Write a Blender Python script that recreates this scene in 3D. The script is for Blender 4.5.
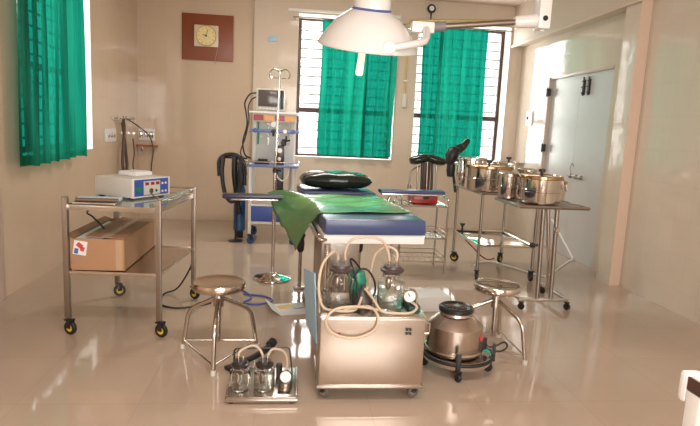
import bpy, bmesh, math, random
from mathutils import Vector, Matrix
random.seed(7)
for o in list(bpy.data.objects): bpy.data.objects.remove(o)
C = bpy.context.scene.collection
PI = math.pi
SC = bpy.context.scene

# ---------------------------------------------------------------- camera
CAM_H = 1.45
pitch, yaw, roll, FPX = math.radians(8.47), math.radians(6.14), math.radians(2.667), 558.0
fwd0 = Vector((math.sin(yaw), math.cos(yaw), 0)); right0 = Vector((math.cos(yaw), -math.sin(yaw), 0)); up0 = Vector((0, 0, 1))
fwd = fwd0*math.cos(pitch) - up0*math.sin(pitch); up1 = up0*math.cos(pitch) + fwd0*math.sin(pitch)
rt = right0*math.cos(roll) + up1*math.sin(roll); upv = up1*math.cos(roll) - right0*math.sin(roll)
cd = bpy.data.cameras.new('camera'); cam = bpy.data.objects.new('camera', cd); C.objects.link(cam)
cd.sensor_fit = 'HORIZONTAL'; cd.sensor_width = 36.0; cd.lens = 36.0*FPX/700.0; cd.clip_start = 0.02
M4 = Matrix((rt, upv, -fwd)).transposed().to_4x4(); M4.translation = Vector((0, 0, CAM_H)); cam.matrix_world = M4
SC.camera = cam

# ---------------------------------------------------------------- world, lights, exposure
W = bpy.data.worlds.new('world'); SC.world = W; W.use_nodes = True
W.node_tree.nodes['Background'].inputs[0].default_value = (1.0, 0.98, 0.96, 1)
W.node_tree.nodes['Background'].inputs[1].default_value = 2.2
def area(name, loc, direction, sx, sy, power, col=(1, 1, 1), spread=PI):
    l = bpy.data.lights.new(name, 'AREA'); l.shape = 'RECTANGLE'; l.size = sx; l.size_y = sy; l.energy = power; l.color = col; l.spread = spread
    o = bpy.data.objects.new(name, l); C.objects.link(o); o.location = loc
    o.rotation_euler = Vector(direction).to_track_quat('-Z', 'Y').to_euler(); return o
area('daylight_window_left_back', (0.77, 9.15, 2.05), (0, -1, -0.0), 1.5, 2.1, 110, (1.0, 0.98, 0.96))
area('daylight_window_right_back', (2.5, 9.15, 2.05), (0, -1, -0.0), 1.5, 2.1, 110, (1.0, 0.98, 0.96))
area('daylight_window_side', (-2.95, 5.75, 2.0), (1, 0, 0), 1.9, 1.9, 80, (1, 0.98, 0.95))
area('rear_fill', (0.9, -1.75, 1.75), (0, 1, -0.05), 3.0, 1.9, 185, (1.0, 0.94, 0.88))  # added fill from behind the viewpoint, no opening seen there
area('ceiling_fill_near', (0.2, 1.2, 3.3), (0, 0, -1), 1.2, 0.12, 48, (1.0, 0.93, 0.86))  # added fill lamp overhead, no tube fixture seen
area('ceiling_fill_far', (0.6, 6.4, 3.3), (0, 0, -1), 1.2, 0.12, 48, (1.0, 0.93, 0.86))  # second added overhead fill, out of view
VS = SC.view_settings
VS.view_transform = 'Standard'; VS.look = 'None'; VS.gamma = 1.0; VS.use_curve_mapping = False; VS.exposure = 0.06

# ---------------------------------------------------------------- materials
def nodes(name):
    m = bpy.data.materials.new(name); m.use_nodes = True
    return m, m.node_tree, m.node_tree.nodes['Principled BSDF']
def mat(name, col, rough=0.5, metal=0.0, trans=0.0, coat=0.0, emis=None, var=0.0, vscale=6.0, bump=0.0, bscale=30.0, ior=1.5, alpha=1.0):
    m, t, b = nodes(name); N = t.nodes; L = t.links
    b.inputs['Base Color'].default_value = (*col, 1); b.inputs['Roughness'].default_value = rough
    b.inputs['Metallic'].default_value = metal; b.inputs['Transmission Weight'].default_value = trans
    b.inputs['Coat Weight'].default_value = coat; b.inputs['IOR'].default_value = ior; b.inputs['Alpha'].default_value = alpha
    if emis: b.inputs['Emission Color'].default_value = (*emis[0], 1); b.inputs['Emission Strength'].default_value = emis[1]
    tc = N.new('ShaderNodeTexCoord')
    if var > 0:
        n = N.new('ShaderNodeTexNoise'); n.inputs['Scale'].default_value = vscale; n.inputs['Detail'].default_value = 4
        L.new(tc.outputs['Object'], n.inputs['Vector'])
        mx = N.new('ShaderNodeMix'); mx.data_type = 'RGBA'
        mx.inputs[6].default_value = (*[c*(1-var) for c in col], 1); mx.inputs[7].default_value = (*[min(1, c*(1+var)) for c in col], 1)
        L.new(n.outputs['Fac'], mx.inputs[0]); L.new(mx.outputs[2], b.inputs['Base Color'])
    if bump > 0:
        n = N.new('ShaderNodeTexNoise'); n.inputs['Scale'].default_value = bscale; n.inputs['Detail'].default_value = 3
        L.new(tc.outputs['Object'], n.inputs['Vector'])
        bp = N.new('ShaderNodeBump'); bp.inputs['Strength'].default_value = bump; bp.inputs['Distance'].default_value = 0.01
        L.new(n.outputs['Fac'], bp.inputs['Height']); L.new(bp.outputs[0], b.inputs['Normal'])
    return m
def tile_mat(name, col, axis, tw, th, rough, joint=0.96, off=(0, 0), jw=0.004, wave=0.03, spec=0.5):
    m, t, b = nodes(name); N = t.nodes; L = t.links
    g = N.new('ShaderNodeNewGeometry'); s = N.new('ShaderNodeSeparateXYZ'); c = N.new('ShaderNodeCombineXYZ')
    L.new(g.outputs['Position'], s.inputs[0])
    a, d = {'XZ': (0, 2), 'YZ': (1, 2), 'XY': (0, 1)}[axis]
    L.new(s.outputs[a], c.inputs[0]); L.new(s.outputs[d], c.inputs[1])
    ad = N.new('ShaderNodeVectorMath'); ad.operation = 'ADD'; ad.inputs[1].default_value = (off[0]+60*tw, off[1]+60*th, 0); L.new(c.outputs[0], ad.inputs[0])
    br = N.new('ShaderNodeTexBrick'); br.offset = 0; br.squash = 1
    br.inputs['Scale'].default_value = 1; br.inputs['Brick Width'].default_value = tw; br.inputs['Row Height'].default_value = th
    br.inputs['Mortar Size'].default_value = jw; br.inputs['Mortar Smooth'].default_value = 0.3
    br.inputs['Color1'].default_value = (*[min(1, v*1.015) for v in col], 1); br.inputs['Color2'].default_value = (*[v*0.985 for v in col], 1)
    br.inputs['Mortar'].default_value = (*[v*joint for v in col], 1)
    L.new(ad.outputs[0], br.inputs['Vector'])
    n = N.new('ShaderNodeTexNoise'); n.inputs['Scale'].default_value = 2.2; n.inputs['Detail'].default_value = 5; L.new(g.outputs['Position'], n.inputs['Vector'])
    mr = N.new('ShaderNodeMapRange'); mr.inputs[3].default_value = 0.95; mr.inputs[4].default_value = 1.05; L.new(n.outputs['Fac'], mr.inputs[0])
    mu = N.new('ShaderNodeVectorMath'); mu.operation = 'SCALE'; L.new(br.outputs['Color'], mu.inputs[0]); L.new(mr.outputs[0], mu.inputs[3])
    L.new(mu.outputs[0], b.inputs['Base Color'])
    n2 = N.new('ShaderNodeTexNoise'); n2.inputs['Scale'].default_value = 7; n2.inputs['Detail'].default_value = 1; L.new(g.outputs['Position'], n2.inputs['Vector'])
    bp0 = N.new('ShaderNodeBump'); bp0.inputs['Strength'].default_value = wave; bp0.inputs['Distance'].default_value = 0.05; L.new(n2.outputs['Fac'], bp0.inputs['Height'])
    bp = N.new('ShaderNodeBump'); bp.inputs['Strength'].default_value = 0.12; bp.inputs['Distance'].default_value = 0.001; bp.invert = True
    L.new(br.outputs['Fac'], bp.inputs['Height']); L.new(bp0.outputs[0], bp.inputs['Normal']); L.new(bp.outputs[0], b.inputs['Normal'])
    b.inputs['Roughness'].default_value = rough; b.inputs['Specular IOR Level'].default_value = spec
    return m
WALL = (0.63, 0.495, 0.365)
M = {}
M['tile_back'] = tile_mat('cream glazed wall tile', WALL, 'XZ', 0.30, 0.60, 0.09, off=(0.05, 0.1))
M['tile_side'] = tile_mat('cream glazed wall tile side', WALL, 'YZ', 0.30, 0.60, 0.09, off=(0.05, 0.1))
M['tile_pale'] = tile_mat('pale glazed wall tile', (0.66, 0.555, 0.44), 'XZ', 0.30, 0.60, 0.12, off=(0.05, 0.1))
M['tile_right'] = tile_mat('pale glazed wall tile right', (0.65, 0.56, 0.46), 'YZ', 0.20, 0.30, 0.10, off=(0.05, 0.1))
M['floor'] = tile_mat('polished beige floor tile', (0.49, 0.385, 0.30), 'XY', 0.6, 0.6, 0.07, joint=0.90, off=(0.15, 0.2), jw=0.003, wave=0.012, spec=0.6)
M['plaster'] = mat('warm cream plaster', (0.62, 0.50, 0.39), 0.6, var=0.03)
M['peach'] = mat('peach painted plaster', (0.72, 0.54, 0.42), 0.45, var=0.02)
M['ceiling'] = mat('pinkish white ceiling paint', (0.60, 0.47, 0.40), 0.7, var=0.02)
M['reveal'] = mat('white painted reveal', (0.82, 0.78, 0.72), 0.5)
M['brownframe'] = mat('dark brown window frame', (0.075, 0.032, 0.026), 0.35)
M['grill'] = mat('window grille iron', (0.22, 0.20, 0.19), 0.5)
M['door_grey'] = mat('pale grey door paint', (0.53, 0.52, 0.505), 0.3, var=0.06, vscale=3)
M['door_frame'] = mat('door frame beige pink', (0.55, 0.43, 0.36), 0.35)
M['brown_door'] = mat('brown door', (0.16, 0.075, 0.04), 0.4, var=0.1)
M['steel'] = mat('brushed stainless steel', (0.62, 0.57, 0.52), 0.22, 1.0, var=0.05, vscale=12)
M['steel_sheet'] = mat('stainless sheet', (0.60, 0.52, 0.45), 0.27, 1.0, var=0.06, vscale=4, bump=0.03, bscale=8)
M['seat_steel'] = mat('worn seat steel', (0.62, 0.53, 0.44), 0.2, 1.0, var=0.1, vscale=7)
M['chrome'] = mat('polished chrome', (0.70, 0.655, 0.61), 0.09, 1.0)
M['dull_steel'] = mat('dull steel tube', (0.37, 0.32, 0.28), 0.32, 1.0, var=0.08)
M['brass'] = mat('gold tinted steel rim', (0.55, 0.36, 0.19), 0.2, 1.0)
M['black_rubber'] = mat('black rubber', (0.015, 0.014, 0.014), 0.45)
M['black_plastic'] = mat('black plastic', (0.02, 0.018, 0.018), 0.3)
M['black_vinyl'] = mat('black vinyl', (0.016, 0.024, 0.016), 0.2, bump=0.12, bscale=14)
M['navy_vinyl'] = mat('navy blue vinyl', (0.045, 0.065, 0.165), 0.3, bump=0.08, bscale=18, var=0.06)
M['dark_vinyl'] = mat('dark navy vinyl', (0.022, 0.026, 0.06), 0.3)
M['green_sheet'] = mat('green rubber sheet', (0.10, 0.27, 0.095), 0.26, bump=0.28, bscale=9, var=0.1)
M['white_enamel'] = mat('white enamel', (0.84, 0.83, 0.81), 0.22, coat=0.3)
M['white_paint'] = mat('white paint', (0.80, 0.78, 0.75), 0.4)
M['off_white'] = mat('off white plastic', (0.66, 0.64, 0.58), 0.4)
M['lamp_inner'] = mat('lamp reflector', (0.5, 0.48, 0.45), 0.25, 0.6)
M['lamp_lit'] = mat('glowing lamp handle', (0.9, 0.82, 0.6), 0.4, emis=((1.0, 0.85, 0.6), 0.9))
M['grey_sleeve'] = mat('grey sleeve', (0.22, 0.21, 0.21), 0.4)
M['blue_panel'] = mat('royal blue panel', (0.06, 0.11, 0.42), 0.35)
M['blue_cyl'] = mat('blue cylinder paint', (0.02, 0.10, 0.26), 0.3)
M['blue_steel'] = mat('blue edged shelf', (0.16, 0.24, 0.48), 0.3)
M['sky_blue'] = mat('light blue card', (0.35, 0.55, 0.72), 0.4, var=0.1, vscale=8)
M['cardboard'] = mat('brown cardboard', (0.42, 0.235, 0.125), 0.7, var=0.06, vscale=5)
M['cardboard_in'] = mat('inside of cardboard', (0.33, 0.19, 0.11), 0.75)
M['tape'] = mat('packing tape', (0.50, 0.34, 0.22), 0.25)
M['paper'] = mat('white paper', (0.80, 0.80, 0.80), 0.5)
M['red'] = mat('red plastic', (0.34, 0.022, 0.02), 0.3)
M['red_text'] = mat('red print', (0.62, 0.08, 0.08), 0.5)
M['blue_print'] = mat('blue print', (0.07, 0.14, 0.45), 0.5)
M['orange'] = mat('orange yellow plastic', (0.72, 0.34, 0.10), 0.35)
M['yellow'] = mat('yellow hub', (0.75, 0.52, 0.04), 0.4)
M['yellow_print'] = mat('yellow print', (0.80, 0.55, 0.05), 0.5)
M['teal_print'] = mat('teal print', (0.05, 0.30, 0.42), 0.5)
M['grey_rubber'] = mat('grey tyre', (0.13, 0.12, 0.12), 0.55)
M['wood'] = mat('reddish wood board', (0.24, 0.062, 0.02), 0.35, var=0.22, vscale=3)
M['orange_wood'] = mat('orange wood shelf', (0.42, 0.13, 0.04), 0.4)
M['clock_face'] = mat('cream clock dial', (0.85, 0.72, 0.36), 0.35, var=0.15, vscale=25)
M['clock_frame'] = mat('clock casing', (0.72, 0.58, 0.45), 0.35)
M['gold'] = mat('gold print', (0.62, 0.42, 0.12), 0.3, 0.5)
M['pipe_yellow'] = mat('pale yellow gas pipe', (0.62, 0.46, 0.16), 0.4)
M['screen'] = mat('dark grey screen', (0.10, 0.085, 0.08), 0.15)
M['green_bulb'] = mat('green rubber bulb', (0.03, 0.26, 0.16), 0.4)
M['dark_green'] = mat('dark green block', (0.03, 0.09, 0.07), 0.5)
M['blue_cable'] = mat('blue cable', (0.08, 0.13, 0.36), 0.4)
M['light_streak'] = mat('light streak', (0.88, 0.84, 0.78), 0.4)  # pale colour for the streak of light by the grey door
M['brown_hose'] = mat('brown grey hose', (0.10, 0.065, 0.05), 0.4)
M['brown_label'] = mat('brown strap', (0.085, 0.035, 0.025), 0.5)
M['linen'] = mat('white linen', (0.86, 0.85, 0.85), 0.8, bump=0.1, bscale=40)
M['dark_red_led'] = mat('red digit display', (0.16, 0.01, 0.01), 0.3, emis=((0.6, 0.03, 0.02), 0.25))
M['green_btn'] = mat('green switch', (0.02, 0.22, 0.14), 0.4)
M['glass_shelf'] = mat('glass shelf', (0.55, 0.66, 0.66), 0.03, 0.0, 0.75)
M['glass'] = mat('clear glass', (0.97, 0.99, 0.98), 0.02, 0.0, 1.0, ior=1.42)
M['liquid'] = mat('clear liquid', (0.80, 0.80, 0.76), 0.02, 0.0, 1.0, ior=1.33)
M['hose'] = mat('translucent beige tubing', (0.80, 0.65, 0.49), 0.25, 0.0, 0.35, ior=1.4)
M['lid_dark'] = mat('dark rubber lid', (0.07, 0.05, 0.05), 0.4)
M['lid_mix'] = mat('brushed lid ring', (0.07, 0.065, 0.065), 0.3, 0.7)
def curtain_mat():
    m, t, b = nodes('green cotton curtain'); N = t.nodes; L = t.links
    out = N['Material Output']
    tc = N.new('ShaderNodeTexCoord'); n = N.new('ShaderNodeTexNoise'); n.inputs['Scale'].default_value = 5; L.new(tc.outputs['Object'], n.inputs['Vector'])
    cr = N.new('ShaderNodeMix'); cr.data_type = 'RGBA'; cr.inputs[6].default_value = (0.003, 0.15, 0.085, 1); cr.inputs[7].default_value = (0.005, 0.21, 0.12, 1)
    L.new(n.outputs['Fac'], cr.inputs[0]); L.new(cr.outputs[2], b.inputs['Base Color'])
    b.inputs['Roughness'].default_value = 0.75
    tl = N.new('ShaderNodeBsdfTranslucent'); tl.inputs[0].default_value = (0.004, 0.24, 0.155, 1)
    tp = N.new('ShaderNodeBsdfTransparent'); tp.inputs[0].default_value = (0.002, 0.15, 0.112, 1)
    m1 = N.new('ShaderNodeMixShader'); m1.inputs[0].default_value = 0.42; L.new(b.outputs[0], m1.inputs[1]); L.new(tl.outputs[0], m1.inputs[2])
    m2 = N.new('ShaderNodeMixShader'); m2.inputs[0].default_value = 0.42; L.new(m1.outputs[0], m2.inputs[1]); L.new(tp.outputs[0], m2.inputs[2])
    mp = N.new('ShaderNodeMapping'); mp.inputs['Scale'].default_value = (1.0, 1.0, 0.06); L.new(tc.outputs['Object'], mp.inputs[0])
    n2 = N.new('ShaderNodeTexNoise'); n2.inputs['Scale'].default_value = 9; n2.inputs['Detail'].default_value = 3; L.new(mp.outputs[0], n2.inputs['Vector'])
    rg = N.new('ShaderNodeMapRange'); rg.inputs[1].default_value = 0.35; rg.inputs[2].default_value = 0.62; rg.inputs[3].default_value = 0.12; rg.inputs[4].default_value = 0.68
    L.new(n2.outputs['Fac'], rg.inputs[0]); L.new(rg.outputs[0], m2.inputs[0])
    L.new(m2.outputs[0], out.inputs[0]); return m
M['curtain'] = curtain_mat()

# ---------------------------------------------------------------- mesh helpers (everything is laid out in metres in the room)
ORG = Vector((0, 0, 0))
def bmn(): return bmesh.new()
def box(bm, a, b, bev=0.0, rot=0.0, mx=None):
    a, b = Vector(a), Vector(b); c = (a+b)/2; s = b-a
    t = bmesh.new(); bmesh.ops.create_cube(t, size=1.0)
    for v in t.verts: v.co = Vector((v.co.x*s.x, v.co.y*s.y, v.co.z*s.z))
    if bev > 0: bmesh.ops.bevel(t, geom=t.edges[:], offset=min(bev, min(s)*0.45), segments=2, affect='EDGES', profile=0.6)
    R = (Matrix.Rotation(rot, 4, 'Z') if rot else Matrix.Identity(4)) if mx is None else mx
    for v in t.verts: v.co = R @ v.co + c
    join(bm, t); return bm
def join(bm, t):
    vm = {v: bm.verts.new(v.co) for v in t.verts}
    for f in t.faces:
        try: bm.faces.new([vm[v] for v in f.verts]).smooth = f.smooth
        except ValueError: pass
    t.free()
def catmull(pts, n=6, closed=False):
    P = [Vector(p) for p in pts]
    if len(P) < 3: return P
    out = []; k = len(P)
    rng = range(k if closed else k-1)
    for i in rng:
        if closed: a, b, c, d = P[(i-1) % k], P[i], P[(i+1) % k], P[(i+2) % k]
        else: a, b, c, d = P[max(i-1, 0)], P[i], P[i+1], P[min(i+2, k-1)]
        for j in range(n):
            t = j/n
            out.append(0.5*((2*b)+(c-a)*t+(2*a-5*b+4*c-d)*t*t+(3*b-3*c+d-a)*t**3))
    if not closed: out.append(P[-1])
    return out
def tube(bm, pts, r, seg=10, smooth=0, closed=False, cap=True, r2=None):
    P = catmull(pts, smooth, closed) if smooth else [Vector(p) for p in pts]
    n = len(P); rings = []
    T = []
    for i in range(n):
        if closed: d = P[(i+1) % n]-P[i-1]
        elif i == 0: d = P[1]-P[0]
        elif i == n-1: d = P[-1]-P[-2]
        else: d = (P[i+1]-P[i]).normalized()+(P[i]-P[i-1]).normalized()
        T.append(d.normalized() if d.length > 1e-9 else Vector((0, 0, 1)))
    u = T[0].orthogonal().normalized()
    for i in range(n):
        u = (u - T[i]*u.dot(T[i])); u = u.normalized() if u.length > 1e-6 else T[i].orthogonal().normalized()
        w = T[i].cross(u); rr = r if r2 is None else r+(r2-r)*i/(n-1)
        sc = 1.0
        if not closed and 0 < i < n-1:
            cs = (P[i+1]-P[i]).normalized().dot(T[i]); sc = min(1.6, 1/max(cs, 0.3)) if False else 1.0
        rings.append([bm.verts.new(P[i]+(u*math.cos(2*PI*k/seg)+w*math.sin(2*PI*k/seg))*rr*sc) for k in range(seg)])
    for i in range(n if closed else n-1):
        A, B = rings[i], rings[(i+1) % n]
        sh = 0
        if closed and i == n-1:
            sh = min(range(seg), key=lambda q: (A[0].co-B[q].co).length)
        for k in range(seg):
            f = bm.faces.new((A[k], A[(k+1) % seg], B[(k+1+sh) % seg], B[(k+sh) % seg])); f.smooth = True
    if cap and not closed:
        bm.faces.new(rings[0][::-1]); bm.faces.new(rings[-1])
    return bm
def bend(pts, rad=0.03, n=4):
    """polyline with rounded corners"""
    P = [Vector(p) for p in pts]; out = [P[0]]
    for i in range(1, len(P)-1):
        a, b, c = P[i-1], P[i], P[i+1]; r = min(rad, (a-b).length*0.45, (c-b).length*0.45)
        s, e = b+(a-b).normalized()*r, b+(c-b).normalized()*r
        for j in range(n+1):
            t = j/n; out.append(s*(1-t)**2+b*2*t*(1-t)+e*t*t)
    out.append(P[-1]); return out
def lathe(bm, prof, c=(0, 0, 0), seg=36, mx=None, sharp=True, sx=1.0, sy=1.0):
    c = Vector(c); rings = []
    for r, z in prof:
        if r < 1e-5: rings.append([bm.verts.new((mx @ Vector((0, 0, z)) if mx else Vector((0, 0, z)))+c)])
        else:
            ring = []
            for k in range(seg):
                p = Vector((r*sx*math.cos(2*PI*k/seg), r*sy*math.sin(2*PI*k/seg), z))
                ring.append(bm.verts.new((mx @ p if mx else p)+c))
            rings.append(ring)
    for A, B in zip(rings[:-1], rings[1:]):
        for k in range(seg):
            k2 = (k+1) % seg
            if len(A) == 1 and len(B) == 1: continue
            if len(A) == 1: f = bm.faces.new((A[0], B[k2], B[k]))
            elif len(B) == 1: f = bm.faces.new((A[k], A[k2], B[0]))
            else: f = bm.faces.new((A[k], A[k2], B[k2], B[k]))
            f.smooth = True
    return bm
def disc(bm, c, r, h, seg=32, mx=None, bev=0.0):
    b = min(bev, h*0.45, r*0.4)
    if b > 0: prof = [(0, 0), (r-b, 0), (r, b), (r, h-b), (r-b, h), (0, h)]
    else: prof = [(0, 0), (r, 0), (r, h), (0, h)]
    return lathe(bm, prof, c, seg, mx)
def prism(bm, poly, z0, z1, plane='XY', c=0.0):
    """extrude polygon; plane XY extrude z, XZ extrude y, YZ extrude x"""
    def P(a, b, h): return {'XY': (a, b, h), 'XZ': (a, h, b), 'YZ': (h, a, b)}[plane]
    A = [bm.verts.new(P(a, b, z0)) for a, b in poly]; B = [bm.verts.new(P(a, b, z1)) for a, b in poly]
    bm.faces.new(A[::-1]); bm.faces.new(B)
    n = len(poly)
    for i in range(n): bm.faces.new((A[i], A[(i+1) % n], B[(i+1) % n], B[i]))
    return bm
RX = Matrix.Rotation(PI/2, 4, 'X'); RY = Matrix.Rotation(PI/2, 4, 'Y')
def autosmooth(me, ang=40):
    bm = bmesh.new(); bm.from_mesh(me)
    bmesh.ops.recalc_face_normals(bm, faces=bm.faces)
    for e in bm.edges:
        if len(e.link_faces) == 2 and e.calc_face_angle(0) > math.radians(ang): e.smooth = False
    for f in bm.faces: f.smooth = True
    bm.to_mesh(me); bm.free()
def obj(name, bm, m, parent=None, label=None, raw=False):
    me = bpy.data.meshes.new(name)
    if parent is not None:
        for v in bm.verts: v.co -= ORG
    bm.to_mesh(me); bm.free()
    autosmooth(me)
    mats = m if isinstance(m, (list, tuple)) else [m]
    for x in mats: me.materials.append(M[x] if isinstance(x, str) else x)
    o = bpy.data.objects.new(name, me); C.objects.link(o)
    if parent is not None: o.parent = parent
    if label: o['label'] = label
    return o
def thing(name, label, cat, loc, group=None):
    global ORG
    o = bpy.data.objects.new(name, None); C.objects.link(o); o.empty_display_size = 0.1
    o.location = loc; ORG = Vector(loc); o['label'] = label; o['category'] = cat
    if group: o['group'] = group
    return o
def single(name, bm, m, label, cat, loc=(0, 0, 0), group=None):
    o = obj(name, bm, m); me = o.data
    for v in me.vertices: v.co -= Vector(loc)
    o.location = loc
    o['label'] = label; o['category'] = cat
    if group: o['group'] = group
    return o
def struct(name, bm, m, parent=None):
    global ORG
    ORG = Vector((0, 0, 0))
    o = obj(name, bm, m, parent)
    if parent is None: o['kind'] = 'structure'
    return o
def caster(p, x, y, ztop, r=0.045, hub='yellow', ang=0.3, w=0.022, tyre='black_rubber'):
    """swivel caster: fork (part) with tyre and hub (sub-parts)"""
    d = Vector((math.cos(ang), math.sin(ang), 0)); s = Vector((-d.y, d.x, 0)); c = Vector((x, y, r)) + d*r*0.35
    bm = bmn(); tube(bm, [(x, y, ztop), (x, y, 2*r+0.004)], 0.009, 8)
    R = Matrix.Rotation(ang, 4, 'Z')
    box(bm, Vector((x, y, 2*r+0.002))+d*r*0.2-Vector((r*0.6, w*0.9, 0)), Vector((x, y, 2*r+0.012))+d*r*0.2+Vector((r*0.6, w*0.9, 0)), 0.003, mx=R)
    for q in (-1, 1):
        cc = c + s*q*(w/2+0.006) + Vector((0, 0, r*0.55))
        box(bm, cc-Vector((r*0.35, 0.002, r*0.6)), cc+Vector((r*0.35, 0.002, r*0.6)), 0.001, mx=R)
    f = obj('caster', bm, 'black_plastic', p)
    ax = Matrix.Rotation(ang, 4, 'Z') @ RX
    bm = bmn(); lathe(bm, [(r*0.55, -w/2), (r*0.9, -w/2), (r, -w/4), (r, w/4), (r*0.9, w/2), (r*0.55, w/2), (r*0.55, -w/2)], c, 22, ax)
    obj('tyre', bm, tyre, f)
    bm = bmn(); lathe(bm, [(0, -w*0.42), (r*0.56, -w*0.42), (r*0.56, w*0.42), (0, w*0.42)], c, 18, ax)
    lathe(bm, [(0, -w*0.7), (r*0.16, -w*0.7), (r*0.16, w*0.7), (0, w*0.7)], c, 10, ax)
    obj('hub', bm, hub, f)
    return f

# ================================================================ THE ROOM
XL, XR, YB, ZC = -2.25, 3.42, 8.42, 3.38
bm = bmn(); box(bm, (-2.9, -2.2, -0.12), (4.1, 9.3, 0)); struct('floor', bm, 'floor')
bm = bmn(); box(bm, (-2.9, -2.2, ZC), (4.1, 9.3, ZC+0.12)); struct('ceiling', bm, 'ceiling')
W1 = (0.03, 1.50); W2 = (1.80, 3.22); WZ = (1.02, 3.08); WT = 0.33
bm = bmn()
for a, b in (((-0.60, YB, 0), (W1[0], YB+WT, ZC)), ((W1[1], YB, 0), (W2[0], YB+WT, ZC)), ((W2[1], YB, 0), (3.9, YB+WT, ZC)),
             ((W1[0], YB, 0), (W1[1], YB+WT, WZ[0])), ((W2[0], YB, 0), (W2[1], YB+WT, WZ[0])),
             ((W1[0], YB, WZ[1]), (W1[1], YB+WT, ZC)), ((W2[0], YB, WZ[1]), (W2[1], YB+WT, ZC))): box(bm, a, b)
struct('wall_back', bm, 'tile_pale')
bm = bmn(); box(bm, (XL-0.3, 8.50, 0), (-0.60, YB+WT, ZC)); struct('wall_back_left', bm, 'tile_back')
LY = (4.95, 6.62); LZ = (1.10, 2.95)
bm = bmn()
for a, b in (((XL-0.3, 4.52, 0), (XL, LY[0], ZC)), ((XL-0.3, LY[1], 0), (XL, 8.50, ZC)), ((XL-0.3, LY[0], 0), (XL, LY[1], LZ[0])), ((XL-0.3, LY[0], LZ[1]), (XL, LY[1], ZC))): box(bm, a, b)
struct('wall_left', bm, 'tile_side')
bm = bmn(); box(bm, (XL-0.3, -2.2, 0), (XL, 3.35, ZC)); box(bm, (XL-0.3, 3.35, 2.2), (XL, 4.52, ZC)); struct('wall_left_near', bm, 'tile_side')
bm = bmn(); box(bm, (XL-0.12, 3.42, 0.005), (XL-0.07, 4.42, 2.13)); d1 = struct('door_1', bm, 'brown_door')
bm = bmn(); box(bm, (XL-0.15, 4.42, 0), (XL+0.03, 4.52, 2.2), 0.006); box(bm, (XL-0.15, 3.35, 0), (XL+0.03, 3.42, 2.2), 0.006); box(bm, (XL-0.15, 3.42, 2.13), (XL+0.03, 4.42, 2.2), 0.006)
struct('trim_1', bm, 'door_frame')
# right wall: recessed door bay, pilaster, near wall, beam
DY = (5.86, 7.36); DZ = 2.27
bm = bmn(); box(bm, (XR, DY[1]+0.07, 0), (XR+0.2, YB, ZC)); box(bm, (XR, 5.50, DZ), (XR+0.2, DY[1]+0.07, ZC)); box(bm, (XR, 5.50, 0), (XR+0.2, DY[0], DZ)); struct('wall_right', bm, 'tile_right')
bm = bmn(); box(bm, (3.262, 5.245, 0), (3.62, 5.50, 2.80)); struct('wall_right_pier', bm, 'tile_right')
bm = bmn(); box(bm, (3.259, 5.238, 0.0), (3.372, 5.247, 2.80)); struct('trim_2', bm, 'peach')
bm = bmn(); box(bm, (3.37, -2.2, 0), (3.62, 5.245, ZC)); struct('wall_right_near', bm, 'tile_right')
bm = bmn(); box(bm, (3.25, 5.2, 2.80), (3.63, YB, ZC)); box(bm, (3.225, 5.2, 2.78), (3.25, YB, 2.815), 0.006); struct('trim_3', bm, 'plaster')
# unseen rear wall; its opening and bars are added for fill light
bm = bmn(); box(bm, (XL-0.3, -2.0, 0), (-0.7, -1.85, ZC)); box(bm, (2.5, -2.0, 0), (3.62, -1.85, ZC)); box(bm, (-0.7, -2.0, 0), (2.5, -1.85, 0.8)); box(bm, (-0.7, -2.0, 2.7), (2.5, -1.85, ZC)); struct('wall_rear_unseen', bm, 'plaster')
bm = bmn()
for x in (-0.7, 0.36, 1.42, 2.46): box(bm, (x, -1.70, 0.8), (x+0.05, -1.66, 2.7))
for z in (0.8, 1.4, 2.0, 2.66): box(bm, (-0.7, -1.70, z), (2.5, -1.66, z+0.04))
struct('window_4', bm, 'brownframe')  # added bars in the unseen rear opening, for the fill light
# door leaves
bm = bmn(); box(bm, (XR+0.03, DY[0]+0.005, 0.008), (XR+0.07, (DY[0]+DY[1])/2-0.002, DZ-0.005)); struct('door_2', bm, 'door_grey')
bm = bmn(); box(bm, (XR+0.03, (DY[0]+DY[1])/2+0.002, 0.008), (XR+0.07, DY[1]-0.005, DZ-0.005)); d3 = struct('door_3', bm, 'door_grey')
bm = bmn(); box(bm, (XR-0.02, DY[1], 0), (XR+0.09, DY[1]+0.07, DZ+0.0), 0.004); box(bm, (XR-0.006, DY[0], DZ-0.03), (XR+0.09, DY[1], DZ), 0.003); struct('trim_4', bm, 'door_frame')
DX = XR+0.03
for k, y in enumerate((6.51, 6.39)):
    t = thing('tower_bolt', ['black tower bolt at the top of the grey door, farther of the pair', 'black tower bolt at the top of the grey door, nearer of the pair'][k], 'door bolt', (DX, y, 2.0), 'bolts on the grey door')
    bm = bmn(); tube(bm, [(DX-0.018, y, 1.98), (DX-0.018, y, 2.20)], 0.011, 8); obj('bolt_rod', bm, 'black_plastic', t)
    bm = bmn(); box(bm, (DX-0.012, y-0.02, 1.99), (DX, y+0.02, 2.17), 0.002); box(bm, (DX-0.034, y-0.016, 2.00), (DX-0.010, y+0.016, 2.025), 0.003); box(bm, (DX-0.034, y-0.016, 2.14), (DX-0.010, y+0.016, 2.16), 0.003); obj('bolt_plate', bm, 'black_plastic', t)
    bm = bmn(); tube(bm, [(DX-0.02, y, 2.08), (DX-0.05, y-0.015, 2.08)], 0.006, 8); obj('bolt_knob', bm, 'black_plastic', t)
t = thing('door_latch', 'dark metal latch with a slide bar at mid height on the grey door', 'door latch', (DX, 6.5, 1.02))
bm = bmn(); tube(bm, [(DX-0.015, 6.32, 1.00), (DX-0.015, 6.68, 1.02)], 0.008, 8); obj('slide_bar', bm, 'dull_steel', t)
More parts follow.
